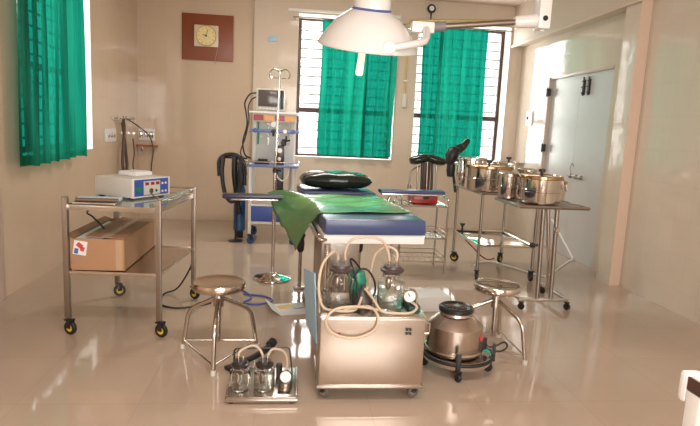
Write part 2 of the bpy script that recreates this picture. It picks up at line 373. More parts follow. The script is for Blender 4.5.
for y in (6.36, 6.48, 6.62): bm = bmn(); box(bm, (DX-0.028, y-0.018, 0.985), (DX, y+0.018, 1.035), 0.003); obj('bracket', bm, 'dull_steel', t)
bm = bmn(); tube(bm, [(DX-0.02, 6.58, 1.03), (DX-0.03, 6.60, 1.11), (DX-0.03, 6.56, 1.17), (DX-0.02, 6.53, 1.13)], 0.006, 8, smooth=4); obj('hasp', bm, 'dull_steel', t)
ORG = Vector((0, 0, 0))
for k, z in enumerate((2.02, 1.28)):
    bm = bmn(); box(bm, (XR-0.035, 7.33, z), (XR-0.0, 7.43, z+0.10), 0.004); tube(bm, [(XR-0.04, 7.36, z-0.01), (XR-0.04, 7.36, z+0.11)], 0.010, 8)
    obj('hinge', bm, 'black_plastic', d3)
# windows
def window(n, x0, x1, z0, z1, y):
    bm = bmn(); f = 0.055
    box(bm, (x0, y, z0), (x0+f, y+0.07, z1), 0.004); box(bm, (x1-f, y, z0), (x1, y+0.07, z1), 0.004)
    box(bm, (x0+f, y, z1-f), (x1-f, y+0.07, z1), 0.004); box(bm, (x0+f, y, z0), (x1-f, y+0.07, z0+0.04), 0.004)
    zt = 1.72; box(bm, (x0+f, y, zt-0.035), (x1-f, y+0.07, zt+0.035), 0.004)
    xm = x1-0.42 if n == 1 else x0+0.42
    box(bm, (xm-0.025, y, z0+0.04), (xm+0.025, y+0.07, zt-0.035), 0.003); box(bm, (xm-0.025, y, zt+0.035), (xm+0.025, y+0.07, z1-f), 0.003)
    w = struct('window_%d' % n, bm, 'brownframe')
    bm = bmn(); z = z0+0.12; r = 0
    while z < z1-0.07:
        box(bm, (x0+0.02, y+0.085, z), (x1-0.02, y+0.097, z+0.017)); z += 0.135
    z = z0+0.12; r = 0
    while z < z1-0.2:
        x = x0+0.12+(0.11 if r % 2 else 0)
        while x < x1-0.05:
            box(bm, (x, y+0.086, z), (x+0.008, y+0.096, z+0.135)); x += 0.22
        z += 0.135; r += 1
    struct('window_grille', bm, 'grill', w)
    bm = bmn(); box(bm, (x0+f, y+0.03, z0+0.04), (x1-f, y+0.035, z1-f)); 
    g = struct('window_glass', bm, 'pane', w)
pm, pt, pb = nodes('window pane'); pb.inputs['Base Color'].default_value = (1, 1, 1, 1)
_g = pt.nodes.new('ShaderNodeBsdfGlossy'); _g.inputs['Roughness'].default_value = 0.02; _t = pt.nodes.new('ShaderNodeBsdfTransparent'); _mx = pt.nodes.new('ShaderNodeMixShader'); _mx.inputs[0].default_value = 0.06
pt.links.new(_t.outputs[0], _mx.inputs[1]); pt.links.new(_g.outputs[0], _mx.inputs[2]); pt.links.new(_mx.outputs[0], pt.nodes['Material Output'].inputs[0]); M['pane'] = pm
window(1, W1[0], W1[1], WZ[0], WZ[1], YB+0.25)
window(2, W2[0], W2[1], WZ[0], WZ[1], YB+0.25)
bm = bmn()
for a, b in (W1, W2):
    box(bm, (a, YB-0.002, WZ[0]-0.002), (b, YB+0.25, WZ[0]+0.006)); box(bm, (b-0.006, YB, WZ[0]), (b+0.002, YB+0.25, WZ[1])); box(bm, (a-0.002, YB, WZ[0]), (a+0.006, YB+0.25, WZ[1])); box(bm, (a, YB, WZ[1]-0.006), (b, YB+0.25, WZ[1]+0.002))
struct('trim_5', bm, 'reveal')
x = XL-0.25
bm = bmn(); f = 0.055
box(bm, (x-0.05, LY[0], LZ[0]), (x, LY[0]+f, LZ[1])); box(bm, (x-0.05, LY[1]-f, LZ[0]), (x, LY[1], LZ[1])); box(bm, (x-0.05, LY[0]+f, LZ[1]-f), (x, LY[1]-f, LZ[1])); box(bm, (x-0.05, LY[0]+f, LZ[0]), (x, LY[1]-f, LZ[0]+f))
box(bm, (x-0.05, 5.67, LZ[0]+f), (x, 5.73, LZ[1]-f)); box(bm, (x-0.048, LY[0]+f, 1.9), (x-0.002, LY[1]-f, 1.95))
w3 = struct('window_3', bm, 'brownframe')
bm = bmn(); z = LZ[0]+0.12
while z < LZ[1]-0.05: box(bm, (x-0.08, LY[0]+0.02, z), (x-0.068, LY[1]-0.02, z+0.020)); z += 0.135
y = LY[0]+0.15
while y < LY[1]: box(bm, (x-0.079, y, LZ[0]), (x-0.069, y+0.01, LZ[1])); y += 0.22
struct('window_grille', bm, 'grill', w3)
bm = bmn(); box(bm, (XL-0.25, LY[1]-0.006, LZ[0]), (XL+0.001, LY[1]+0.001, LZ[1])); box(bm, (XL-0.25, LY[0]-0.001, LZ[0]), (XL+0.001, LY[0]+0.006, LZ[1])); box(bm, (XL-0.25, LY[0], LZ[0]-0.001), (XL+0.001, LY[1], LZ[0]+0.006)); struct('trim_6', bm, 'reveal')

# ---------------------------------------------------------------- curtains
def curtain(bm, p0, p1, z0, z1, amp, folds, seed, nx=110, nz=34, dz0=0.0, flare=0.0):
    rnd = random.Random(seed); ph = [rnd.uniform(0, 6.28) for _ in range(6)]
    p0, p1 = Vector(p0), Vector(p1); d = (p1-p0); L = d.length; d.normalize(); nrm = Vector((d.y, -d.x, 0))
    G = []
    for j in range(nz+1):
        v = j/nz; row = []
        for i in range(nx+1):
            u = i/nx
            a = amp*(0.7+0.3*v)*(math.sin(2*PI*folds*u+ph[0]+0.5*math.sin(3*v+ph[1]))*0.6+0.35*math.sin(2*PI*folds*1.9*u+ph[2]+v)+0.3*math.sin(2*PI*folds*0.43*u+ph[3]-1.2*v))
            s = u+0.012*math.sin(2*PI*folds*u+ph[4])
            wob = 0.012*math.sin(5*v+ph[5])
            row.append(bm.verts.new(p0+d*(s*L*(1+flare*v)+wob-flare*v*L/2)+nrm*a+Vector((0, 0, z1+(z0+dz0*u-z1)*v+0.006*math.sin(2*PI*folds*u)*v))))
        G.append(row)
    for j in range(nz):
        for i in range(nx): bm.faces.new((G[j][i], G[j][i+1], G[j+1][i+1], G[j+1][i])).smooth = True
def make_curtain(label, a, b, z0, z1, amp, folds, seed, dz0=0.0, flare=0.0, rod=None):
    t = thing('curtain', label, 'curtain', (*((Vector(a)+Vector(b))/2)[:2], z0), 'green window curtains')
    bm = bmn(); curtain(bm, a, b, z0+0.035, z1, amp, folds, seed, dz0=dz0, flare=flare); obj('cloth', bm, 'curtain', t)
    bm = bmn(); curtain(bm, a, b, z0, z0+0.036, amp, folds, seed, nz=2, dz0=0, flare=0)
    bm.free()
    return t
make_curtain('green curtain over the back window left of the lamp arm, behind the lamp dome', (0.375, 8.30, 0), (1.465, 8.30, 0), 1.03, 2.99, 0.045, 6.5, 3)
make_curtain('green curtain over the back window on the right, below the lamp arm', (1.86, 8.30, 0), (2.83, 8.30, 0), 1.05, 2.99, 0.045, 6.5, 11)
make_curtain('green curtain on the side window left of the clock', (-2.12, 4.74, 0), (-2.12, 6.05, 0), 1.0, 2.93, 0.045, 6.0, 5, dz0=0.03)
for k, (a, b, r, lab) in enumerate((((-0.05, 8.30, 3.0), (1.58, 8.30, 3.0), 0.010, 'thin dark curtain rod over the left back window'), ((1.72, 8.30, 3.0), (3.2, 8.30, 3.0), 0.010, 'thin dark curtain rod over the right back window'), ((-2.12, 4.45, 2.94), (-2.12, 6.75, 2.94), 0.010, 'thin curtain rod over the side window'))):
    t = thing('curtain_rod', lab, 'curtain rod', a, 'curtain rods')
    bm = bmn(); tube(bm, [a, b], r, 8); obj('rod', bm, 'dull_steel', t)
    a, b = Vector(a), Vector(b)
    for q in (0.02, 0.98):
        p = a.lerp(b, q); e = p+Vector((0, 0.12, 0)) if k < 2 else p+Vector((-0.13, 0, 0))
        bm = bmn(); tube(bm, [p, e], 0.008, 8); obj('bracket', bm, 'dull_steel', t)

# ---------------------------------------------------------------- wall fittings
bm = bmn(); box(bm, (-1.625, 8.475, 2.345), (-0.90, 8.50, 2.99), 0.003)
single('wooden_board', bm, 'wood', 'square reddish wooden backing board high on the back wall behind the clock', 'board', (-1.26, 8.49, 2.66))
t = thing('wall_clock', 'square cream wall clock with a round gold dial on the wooden board', 'clock', (-1.275, 8.47, 2.68))
bm = bmn(); box(bm, (-1.447, 8.435, 2.532), (-1.105, 8.475, 2.832), 0.012); obj('clock_case', bm, 'clock_frame', t)
bm = bmn(); disc(bm, (-1.276, 8.435, 2.683), 0.132, 0.008, 40, RX); obj('dial', bm, 'clock_face', t)
bm = bmn(); tube(bm, [(-1.276+0.138*math.cos(a*PI/20), 8.430, 2.683+0.138*math.sin(a*PI/20)) for a in range(40)], 0.006, 8, closed=True); obj('dial_ring', bm, 'gold', t)
for k in range(12):
    bm = bmn(); a = k*PI/6; c = Vector((-1.276+0.108*math.cos(a), 8.424, 2.683+0.108*math.sin(a))); box(bm, c-Vector((0.010, 0.002, 0.005)), c+Vector((0.010, 0.002, 0.005)), mx=Matrix.Rotation(-a, 4, 'Y')); obj('hour_mark', bm, 'gold', t)
bm = bmn(); tube(bm, [(-1.276, 8.420, 2.683), (-1.325, 8.420, 2.70)], 0.004, 6); tube(bm, [(-1.276, 8.418, 2.683), (-1.25, 8.418, 2.775)], 0.003, 6); disc(bm, (-1.276, 8.424, 2.683), 0.014, 0.012, 14, RX); obj('hands', bm, 'brown_label', t)
bm = bmn(); tube(bm, [(-1.13, 8.47, 2.55), (-1.125, 8.468, 2.47), (-1.15, 8.468, 2.38), (-1.145, 8.488, 2.30)], 0.004, 6, smooth=5)
single('clock_cord', bm, 'tape', 'thin pale cord hanging below the wall clock', 'cord', (-1.14, 8.47, 2.4))
# gas pipe, gauge, conduit
bm = bmn(); tube(bm, bend([(1.64, 8.395, 1.9), (1.64, 8.395, 3.085), (3.15, 8.395, 3.17)], 0.08, 6), 0.013, 10)
t = thing('gas_pipe', 'pale yellow gas pipe running above the right back window and down beside it', 'pipe', (1.64, 8.40, 1.9)); obj('pipe', bm, 'pipe_yellow', t)
bm = bmn()
for p in ((1.64, 2.2), (1.64, 2.8)): box(bm, (p[0]-0.03, 8.38, p[1]), (p[0]+0.03, 8.42, p[1]+0.02), 0.003)
obj('pipe_clip', bm, 'white_paint', t)
bm = bmn(); box(bm, (1.61, 8.37, 1.82), (1.67, 8.42, 2.02), 0.008); obj('outlet', bm, 'off_white', t)
t = thing('pressure_gauge', 'small round pressure gauge on a stem above the yellow pipe', 'gauge', (1.965, 8.395, 3.12))
bm = bmn(); tube(bm, [(1.965, 8.395, 3.10), (1.965, 8.395, 3.21)], 0.010, 8); obj('stem', bm, 'black_plastic', t)
bm = bmn(); disc(bm, (1.965, 8.42, 3.262), 0.062, 0.05, 28, RX, 0.008); obj('gauge_case', bm, 'black_plastic', t)
bm = bmn(); disc(bm, (1.965, 8.368, 3.262), 0.036, 0.004, 24, RX); obj('dial', bm, 'paper', t)
bm = bmn(); box(bm, (-0.12, 8.385, 3.10), (1.52, 8.42, 3.135), 0.004); single('wall_conduit', bm, 'white_paint', 'white plastic conduit above the left back window', 'conduit', (0.7, 8.40, 3.1))
bm = bmn(); box(bm, (-0.40, 8.405, 2.66), (-0.27, 8.42, 2.73), 0.003); single('wall_plate', bm, 'sky_blue', 'small pale blue grey plate high on the wall left of the back window', 'wall plate', (-0.33, 8.41, 2.7))
bm = bmn(); box(bm, (XR-0.02, 7.83, 1.63), (XR, 8.03, 1.84), 0.006); t = thing('switch_box', 'white switch plate on the far end of the right wall beside the door', 'switch', (XR-0.01, 7.93, 1.74)); obj('plate', bm, 'white_paint', t)
bm = bmn(); box(bm, (XR-0.034, 7.95, 1.72), (XR-0.018, 7.98, 1.76), 0.003); obj('switch_knob', bm, 'black_plastic', t)
# left corner: tile reflections built as white plates, hooks, small shelf with hanging hose
t = thing('reflection_plate', 'blocky tile reflection built as a plate on the left wall near the corner', 'socket', (XL, 7.25, 1.24), 'reflection plates by the left corner')
bm = bmn(); box(bm, (XL, 7.02, 1.17), (XL+0.02, 7.42, 1.33), 0.005); obj('plate', bm, 'paper', t)
bm = bmn()
for y in (7.12, 7.22, 7.32): box(bm, (XL+0.02, y-0.03, 1.22), (XL+0.028, y+0.03, 1.28), 0.003)
obj('socket', bm, 'chrome', t)  # bright blocks of the reflection given solid shape
t = thing('reflection_plate', 'blocky tile reflection built as a plate above the little orange shelf in the left corner', 'socket', (XL+0.12, 8.48, 1.24), 'reflection plates by the left corner')
bm = bmn(); box(bm, (XL+0.012, 8.48, 1.16), (XL+0.24, 8.50, 1.33), 0.005); obj('plate', bm, 'paper', t)
bm = bmn()
for x in (0.05, 0.125, 0.20): box(bm, (XL+x-0.026, 8.472, 1.20), (XL+x+0.026, 8.481, 1.29), 0.003)
obj('socket', bm, 'chrome', t)  # blocks of reflected light, added as solid pieces
t = thing('corner_shelf', 'small orange wooden shelf in the left corner under the reflection plate', 'shelf', (XL+0.14, 8.45, 1.08))
bm = bmn(); box(bm, (XL+0.002, 8.37, 1.075), (XL+0.29, 8.498, 1.10), 0.004); obj('board', bm, 'orange_wood', t)
for x in (0.05, 0.22): bm = bmn(); box(bm, (XL+x, 8.47, 1.0), (XL+x+0.02, 8.498, 1.075), 0.002); obj('bracket', bm, 'dull_steel', t)
t = thing('gas_outlet_row', 'row of small clear fittings and hooks on the left wall above the reflection plates', 'wall fitting', (XL, 7.6, 1.45))
bm = bmn(); box(bm, (XL, 7.30, 1.44), (XL+0.012, 8.2, 1.475), 0.003); obj('rail', bm, 'off_white', t)
for y in (7.36, 7.6, 7.72, 7.95, 8.1):
    bm = bmn(); tube(bm, [(XL+0.01, y, 1.46), (XL+0.05, y, 1.455), (XL+0.055, y, 1.49)], 0.008, 8, smooth=3); obj('hook', bm, 'chrome', t)
bm = bmn(); tube(bm, [(XL+0.05, 7.62, 1.455), (XL+0.05, 7.65, 1.3), (XL+0.06, 7.55, 1.05), (XL+0.07, 7.50, 0.85), (XL+0.07, 7.60, 0.74), (XL+0.06, 7.72, 0.84), (XL+0.05, 7.70, 1.05), (XL+0.04, 7.66, 1.3), (XL+0.03, 7.64, 1.41)], 0.020, 10, smooth=6)
single('hanging_hose', bm, 'brown_hose', 'thick brown grey hose hanging in a long loop from the left wall hooks', 'hose', (XL+0.05, 7.6, 1.1))
bm = bmn(); tube(bm, [(XL+0.05, 7.74, 1.46), (XL+0.10, 7.95, 1.40), (XL+0.20, 8.30, 1.24), (XL+0.25, 8.34, 1.05), (XL+0.24, 8.30, 0.85), (XL+0.22, 8.34, 0.72)], 0.009, 8, smooth=6); tube(bm, [(XL+0.11, 7.83, 1.2), (XL+0.12, 7.85, 1.0), (XL+0.12, 7.78, 0.85), (XL+0.12, 7.88, 0.70)], 0.009, 8, smooth=6)
single('hanging_cable', bm, 'brown_hose', 'thin dark cable looped from the wall hooks over the orange shelf', 'cable', (XL+0.1, 8.0, 1.1))

# ---------------------------------------------------------------- surgical lamp
t = thing('surgical_lamp', 'large white dome surgical lamp on a ceiling arm over the operating table', 'lamp', (1.70, 3.9, ZC))
lc = Vector((0.487, 3.9, 2.025)); tilt = Matrix.Rotation(math.radians(2.2), 4, 'Y') @ Matrix.Rotation(math.radians(15), 4, 'X')
bm = bmn(); lathe(bm, [(0.334, -0.012), (0.340, -0.002), (0.333, 0.012), (0.315, 0.040), (0.285, 0.088), (0.245, 0.138), (0.20, 0.180), (0.155, 0.210), (0.128, 0.226), (0.128, 0.216), (0.15, 0.200), (0.195, 0.170), (0.238, 0.130), (0.277, 0.082), (0.306, 0.036), (0.325, 0.005), (0.334, -0.012)], lc, 56, tilt); dome = obj('dome', bm, 'white_enamel', t)
bm = bmn(); tube(bm, [lc+tilt @ Vector((0.334*math.cos(a*PI/32), 0.334*math.sin(a*PI/32), -0.008)) for a in range(64)], 0.007, 8, closed=True); obj('rim', bm, 'white_enamel', dome)
bm = bmn(); lathe(bm, [(0.0, 0.17), (0.14, 0.165), (0.24, 0.10), (0.30, 0.03), (0.30, 0.024), (0.24, 0.09), (0.14, 0.155), (0, 0.16)], lc, 48, tilt); obj('reflector', bm, 'lamp_inner', t)
bm = bmn(); lathe(bm, [(0.0, 0.225), (0.132, 0.225), (0.135, 0.232), (0.126, 0.24)], lc, 40, tilt); obj('cap_ring', bm, 'blue_cable', t)
bm = bmn(); lathe(bm, [(0.126, 0.24), (0.122, 0.29), (0.105, 0.325), (0.06, 0.335), (0.0, 0.337)], lc, 40, tilt); obj('cap', bm, 'white_enamel', t)
bm = bmn(); lathe(bm, [(0.06, 0.335), (0.062, 0.36), (0.05, 0.385), (0.0, 0.39)], lc, 28, tilt); obj('cap_knob', bm, 'white_enamel', t)
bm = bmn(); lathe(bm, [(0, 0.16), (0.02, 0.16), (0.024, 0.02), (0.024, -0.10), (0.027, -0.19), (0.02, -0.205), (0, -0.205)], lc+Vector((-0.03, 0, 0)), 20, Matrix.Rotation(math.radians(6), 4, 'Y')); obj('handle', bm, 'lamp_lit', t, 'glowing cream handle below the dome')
FB = Vector((0.585, 3.615, 1.972)); BB = Vector((0.62, 4.20, 2.13)); KN = lc+Vector((0.37, 0, 0.12))
bm = bmn(); tube(bm, [FB, Vector((0.70, 3.60, 1.995)), Vector((0.835, 3.70, 2.045)), KN+Vector((0.02, -0.05, 0))], 0.024, 12, smooth=3); obj('yoke_arm', bm, 'white_enamel', t)
bm = bmn(); tube(bm, [BB, Vector((0.75, 4.17, 2.16)), KN+Vector((0.02, 0.05, 0.02))], 0.022, 12, smooth=3); obj('yoke_arm', bm, 'white_enamel', t)
for e in (FB, BB):
    bm = bmn(); disc(bm, e+Vector((0, 0.02, 0)), 0.044, 0.055, 24, RX, 0.008); obj('pivot', bm, 'white_enamel', t)
A = lc+Vector((0.39, 0, 0.14)); B = Vector((1.70, 3.9, 2.265)); D = (B-A)
bm = bmn(); box(bm, A+Vector((-0.10, -0.04, -0.04)), A+Vector((0.06, 0.04, 0.035)), 0.014); obj('knuckle', bm, 'white_enamel', t)
bm = bmn(); tube(bm, [A, A+D*0.17], 0.033, 16); obj('sleeve', bm, 'grey_sleeve', t)
bm = bmn(); tube(bm, [A+D*0.15, A+D*0.80], 0.021, 14); obj('arm_tube', bm, 'dull_steel', t)
bm = bmn(); tube(bm, [A+D*0.76, A+D*0.78, A+D*0.99], 0.034, 16, r2=0.05); obj('arm_socket', bm, 'white_enamel', t)
bm = bmn(); box(bm, (1.655, 3.84, 2.20), (1.745, 3.96, 2.50), 0.02); tube(bm, [(1.73, 3.9, 2.45), (1.75, 3.9, ZC-0.02)], 0.042, 18); obj('ceiling_post', bm, 'white_enamel', t)
bm = bmn(); disc(bm, (1.70, 3.845, 2.27), 0.018, 0.01, 16, RX); obj('pivot_bolt', bm, 'black_plastic', t)
bm = bmn(); disc(bm, (1.75, 3.9, ZC-0.05), 0.11, 0.05, 30); obj('ceiling_plate', bm, 'white_enamel', t)
sl = bpy.data.lights.new('surgical_lamp_bulb', 'SPOT'); sl.energy = 55; sl.spot_size = math.radians(50); sl.spot_blend = 0.8; sl.shadow_soft_size = 0.05; sl.color = (1.0, 0.88, 0.40)
so = bpy.data.objects.new('surgical_lamp_bulb', sl); C.objects.link(so); so.location = (0.49, 3.98, 1.98); so.rotation_euler = (Vector((0.40, 4.10, 0.92))-Vector((0.49, 3.98, 1.98))).to_track_quat('-Z', 'Y').to_euler()

# ---------------------------------------------------------------- operating table
# axis of the table: from foot end (0.521,3.30) to head (0.385,5.0)
TA = math.atan2(0.136, 1.70)
t = thing('operating_table', 'operating table with navy mattress sections and two narrow arm boards', 'operating table', (0.521, 3.30, 0))
ORG = Vector((0, 0, 0)); t.rotation_euler = (0, 0, TA)      # parts below are built in the table's own frame
HB = 0.315
def rbox(a, b, bev): bm = bmn(); box(bm, a, b, bev); return bm
obj('foot_cushion', rbox((-HB, 0.0, 0.822), (HB, 0.30, 0.917), 0.018), 'navy_vinyl', t)
obj('seat_cushion', rbox((-HB, 0.305, 0.822), (HB, 0.86, 0.917), 0.018), 'navy_vinyl', t)
obj('back_cushion', rbox((-HB, 0.865, 0.822), (HB, 1.36, 0.917), 0.018), 'navy_vinyl', t)
obj('head_cushion', rbox((-HB, 1.365, 0.822), (HB, 1.95, 0.925), 0.018), 'navy_vinyl', t)
bm = bmn(); box(bm, (-HB, 0.02, 0.765), (HB, 1.93, 0.820), 0.004); obj('table_deck', bm, 'white_paint', t)
for s in (-1, 1):
    bm = bmn(); box(bm, (s*(HB+0.022)-0.010, 0.12, 0.775), (s*(HB+0.022)+0.010, 1.75, 0.805), 0.003)
    for y in (0.2, 0.9, 1.6): box(bm, (s*(HB+0.008)-0.012, y, 0.780), (s*(HB+0.008)+0.012, y+0.03, 0.800))
    obj('side_rail', bm, 'steel', t)
bm = bmn(); tube(bm, [(-HB+0.01, 0.02, 0.79), (-HB-0.035, 0.0, 0.80), (-HB-0.07, 0.14, 0.86)], 0.012, 10, smooth=3); obj('corner_lever', bm, 'chrome', t)
bm = bmn(); box(bm, (-0.26, 0.55, 0.05), (0.02, 0.95, 0.764), 0.02); obj('column', bm, 'dull_steel', t)
bm = bmn(); box(bm, (-0.30, 0.30, 0.0), (0.26, 1.35, 0.07), 0.02); obj('base_plate', bm, 'dull_steel', t)
bm = bmn(); tube(bm, [(-0.235, 0.40, 0.20), (-0.235, 0.40, 0.764)], 0.022, 14); box(bm, (-0.262, 0.37, 0.36), (-0.20, 0.43, 0.38), 0.003); tube(bm, [(-0.235, 0.40, 0.0698), (-0.235, 0.40, 0.36)], 0.013, 12); obj('front_strut', bm, 'chrome', t)
for s in (-1, 1):
    bm = bmn(); x = s*0.27-0.02
    tube(bm, [(x, 1.67, 0.02), (x, 1.67, 0.764)], 0.016, 12); box(bm, (x-0.05, 1.63, 0.0), (x+0.05, 1.71, 0.022), 0.004)
    l = obj('leg', bm, 'dull_steel', t)
    bm = bmn(); lathe(bm, [(0.017, 0.34), (0.032, 0.36), (0.036, 0.42), (0.030, 0.46), (0.045, 0.50), (0.017, 0.54)], (x, 1.67, 0), 20); obj('clamp', bm, 'black_plastic', l)
# arm boards
bm = bmn(); box(bm, (-0.965, 1.18, 0.872), (-HB-0.055, 1.31, 0.908), 0.014); ab = obj('arm_board', bm, 'dark_vinyl', t)
bm = bmn(); tube(bm, [(-HB-0.02, 1.24, 0.79), (-HB-0.1, 1.24, 0.83), (-HB-0.18, 1.24, 0.855)], 0.012, 10, smooth=3); box(bm, (-0.90, 1.22, 0.857), (-HB-0.12, 1.27, 0.871), 0.002); obj('bracket', bm, 'steel', ab)
bm = bmn(); box(bm, (HB+0.0, 1.22, 0.940), (HB+0.565, 1.34, 0.972), 0.014); ab = obj('arm_board', bm, 'navy_vinyl', t)
bm = bmn(); tube(bm, [(HB+0.02, 1.30, 0.79), (HB+0.07, 1.30, 0.84), (HB+0.10, 1.30, 0.905)], 0.012, 10, smooth=3); box(bm, (HB+0.02, 1.25, 0.925), (HB+0.52, 1.31, 0.939), 0.002); tube(bm, [(HB+0.10, 1.30, 0.88), (HB+0.10, 1.30, 0.915)], 0.012, 8); obj('bracket', bm, 'steel', ab)
def tl(x, y, z):  # table frame -> room
    c, s = math.cos(TA), math.sin(TA); return Vector((0.521+c*x-s*y, 3.30+s*x+c*y, z))
# pillow
def pillow(bm, w, d, h, n=26):
    G = {}
    for side in (1, -1):
        for i in range(n+1):
            for j in range(n+1):
                u, v = -1+2*i/n, -1+2*j/n
                if side == -1 and (i in (0, n) or j in (0, n)): G[side, i, j] = G[1, i, j]; continue
                e = max(0, (1-abs(u)**2.6)*(1-abs(v)**2.6))**0.42
                px = u*w/2*(1-0.05*(1-v*v)*0-0.06*abs(v)**3); py = v*d/2*(1-0.10*abs(u)**3)
                G[side, i, j] = bm.verts.new((px, py, side*h/2*e+0.004*math.sin(9*u+3*v)*e))
    for side in (1, -1):
        for i in range(n):
            for j in range(n):
                f = [G[side, i, j], G[side, i+1, j], G[side, i+1, j+1], G[side, i, j+1]]
                if side < 0: f.reverse()
                bm.faces.new(f).smooth = True
bm = bmn(); pillow(bm, 0.64, 0.36, 0.155)
o = obj('pillow', bm, 'black_vinyl'); o.location = tl(0.0, 1.66, 1.004); o.rotation_euler = (0, 0, TA); o['label'] = 'shiny black vinyl pillow at the head of the operating table'; o['category'] = 'pillow'
# green sheet over the table and hanging off its left side
bm = bmn(); G = []
nx, ny = 46, 34
for j in range(ny+1):
    v = j/ny; y0 = 0.225+v*0.92; row = []
    hang = 0.0
    for i in range(nx+1):
        u = i/nx; rnd = 0.0035*math.sin(13*u+7*v)+0.003*math.sin(23*v-5*u)
        right = HB-0.012-0.03*v
        y = y0+0.03*u*(1-v)
        if u > 0.30:
            s = (u-0.30)/0.70; x = -HB+(right+HB)*s; z = 0.926+rnd+0.008*v*0
            p = (x, y, z)
        else:
            s = (0.30-u)/0.30                      # 0 at table edge, 1 at free edge
            yl = 0.72+0.66*v
            x = -HB-0.005-0.285*s*(0.35+0.65*v); ys = y+(yl+0.0-y)*s
            drop = 0.022*math.sin(PI*min(1, s))-0.34*s*(1-v)**0.8*1.0-0.02*s
            z = 0.926+rnd*3*(0.3+s)+drop; p = (x, ys, z)
        row.append(bm.verts.new(p))
    G.append(row)
for j in range(ny):
    for i in range(nx): bm.faces.new((G[j][i], G[j][i+1], G[j+1][i+1], G[j+1][i])).smooth = True
o = obj('green_sheet', bm, 'green_sheet'); o.location = (0.521, 3.30, 0); o.rotation_euler = (0, 0, TA)
md = o.modifiers.new('thickness', 'SOLIDIFY'); md.thickness = 0.003; md.offset = 1
o['label'] = 'shiny green rubber sheet spread over the table and hanging off its left side'; o['category'] = 'sheet'

# ---------------------------------------------------------------- left trolley
t = thing('equipment_trolley', 'steel two-shelf trolley by the left wall carrying the electronic unit and a carton', 'trolley', (-1.13, 4.21, 0))
co = [(-1.469, 3.773), (-0.856, 3.735), (-0.777, 4.586), (-1.427, 4.70)]
co = [(-1.465, 3.775), (-0.862, 3.735), (-0.785, 4.60), (-1.405, 4.64)]
for k, (x, y) in enumerate(co):
    bm = bmn(); box(bm, (x-0.017, y-0.017, 0.115), (x+0.017, y+0.017, 0.935), 0.003, rot=-0.07); obj('post', bm, 'dull_steel', t)
    caster(t, x, y, 0.116, 0.048, 'yellow', [-0.45, -0.45, -0.6, 0.4][k], 0.026)
def quadslab(bm, pts, z0, z1, inset=0.0):
    c = sum((Vector((p[0], p[1], 0)) for p in pts), Vector())/4
    P = [Vector((p[0], p[1], 0)).lerp(c, inset) for p in pts]; prism(bm, [(p.x, p.y) for p in P], z0, z1)
def rails(bm, z, r, inset=0.0, sides=(0, 1, 2, 3)):
    for i in sides:
        a, b = co[i], co[(i+1) % 4]; tube(bm, [(a[0], a[1], z), (b[0], b[1], z)], r, 8)
bm = bmn(); quadslab(bm, co, 0.872, 0.880); obj('glass_shelf', bm, 'glass_shelf', t)
bm = bmn()
for i in range(4):
    a, b = Vector((*co[i], 0)), Vector((*co[(i+1) % 4], 0)); d = (b-a); c = (a+b)/2
    box(bm, (c.x-d.length/2, c.y-0.004, 0.850), (c.x+d.length/2, c.y+0.004, 0.884), 0.001, rot=math.atan2(d.y, d.x))
obj('shelf_frame', bm, 'steel', t)
bm = bmn(); rails(bm, 0.925, 0.006, sides=(1, 2)); obj('guard_rail', bm, 'steel', t)
bm = bmn(); quadslab(bm, co, 0.425, 0.433)
for i in range(4):
    a, b = Vector((*co[i], 0)), Vector((*co[(i+1) % 4], 0)); d = (b-a); c = (a+b)/2
    box(bm, (c.x-d.length/2, c.y-0.004, 0.415), (c.x+d.length/2, c.y+0.004, 0.440), 0.001, rot=math.atan2(d.y, d.x))
obj('lower_shelf', bm, 'steel_sheet', t)
# carton
t = thing('carton', 'brown cardboard carton with a small sticker on the lower shelf of the left trolley', 'box', (-1.29, 4.15, 0.433))
ca = -0.10
x0, x1, y0, y1, z0, z1 = -1.44, -1.10, 3.79, 4.62, 0.441, 0.655
def cb(a, b, bev=0.0): bm = bmn(); box(bm, a, b, bev); return bm
bm = bmn(); box(bm, (x0, y0, z0), (x1, y0+0.005, z1)); box(bm, (x0, y1-0.005, z0), (x1, y1, z1)); box(bm, (x0, y0+0.005, z0), (x0+0.005, y1-0.005, z1)); box(bm, (x1-0.005, y0+0.005, z0), (x1, y1-0.005, z1)); box(bm, (x0+0.005, y0+0.005, z0), (x1-0.005, y1-0.005, z0+0.005)); obj('carton_body', bm, 'cardboard', t)
bm = bmn(); prism(bm, [(x1-0.002, z1+0.001), (x0+0.085, z1+0.012), (x0+0.085, z1+0.016), (x1-0.0, z1+0.005)], y0+0.01, y1-0.01, 'XZ'); obj('flap', bm, 'cardboard', t)
bm = bmn(); prism(bm, [(x0+0.004, z1), (x0-0.045, z1+0.016), (x0-0.046, z1+0.020), (x0+0.002, z1+0.004)], y0+0.01, y1-0.01, 'XZ'); obj('flap', bm, 'cardboard_in', t)
bm = bmn(); box(bm, (x0+0.02, y0+0.004, z1-0.006), (x0+0.19, y0+0.7, z1-0.002), 0.001); obj('packing_sheet', bm, 'paper', t)
bm = bmn(); prism(bm, [(x1-0.10, z1+0.0095), (x1-0.15, z1+0.0115), (x1-0.15, z1+0.0121), (x1-0.10, z1+0.0101)], y0+0.012, y1-0.012, 'XZ'); box(bm, (x1-0.055, y0-0.0012, z0+0.004), (x1-0.012, y0-0.0001, z1-0.004)); obj('tape_strip', bm, 'tape', t)
sm = bmn(); box(sm, (-1.425, y0-0.002, 0.545), (-1.340, y0-0.0005, 0.640), 0, mx=Matrix.Rotation(math.radians(8), 4, 'Y')); st = obj('sticker', sm, 'paper', t)
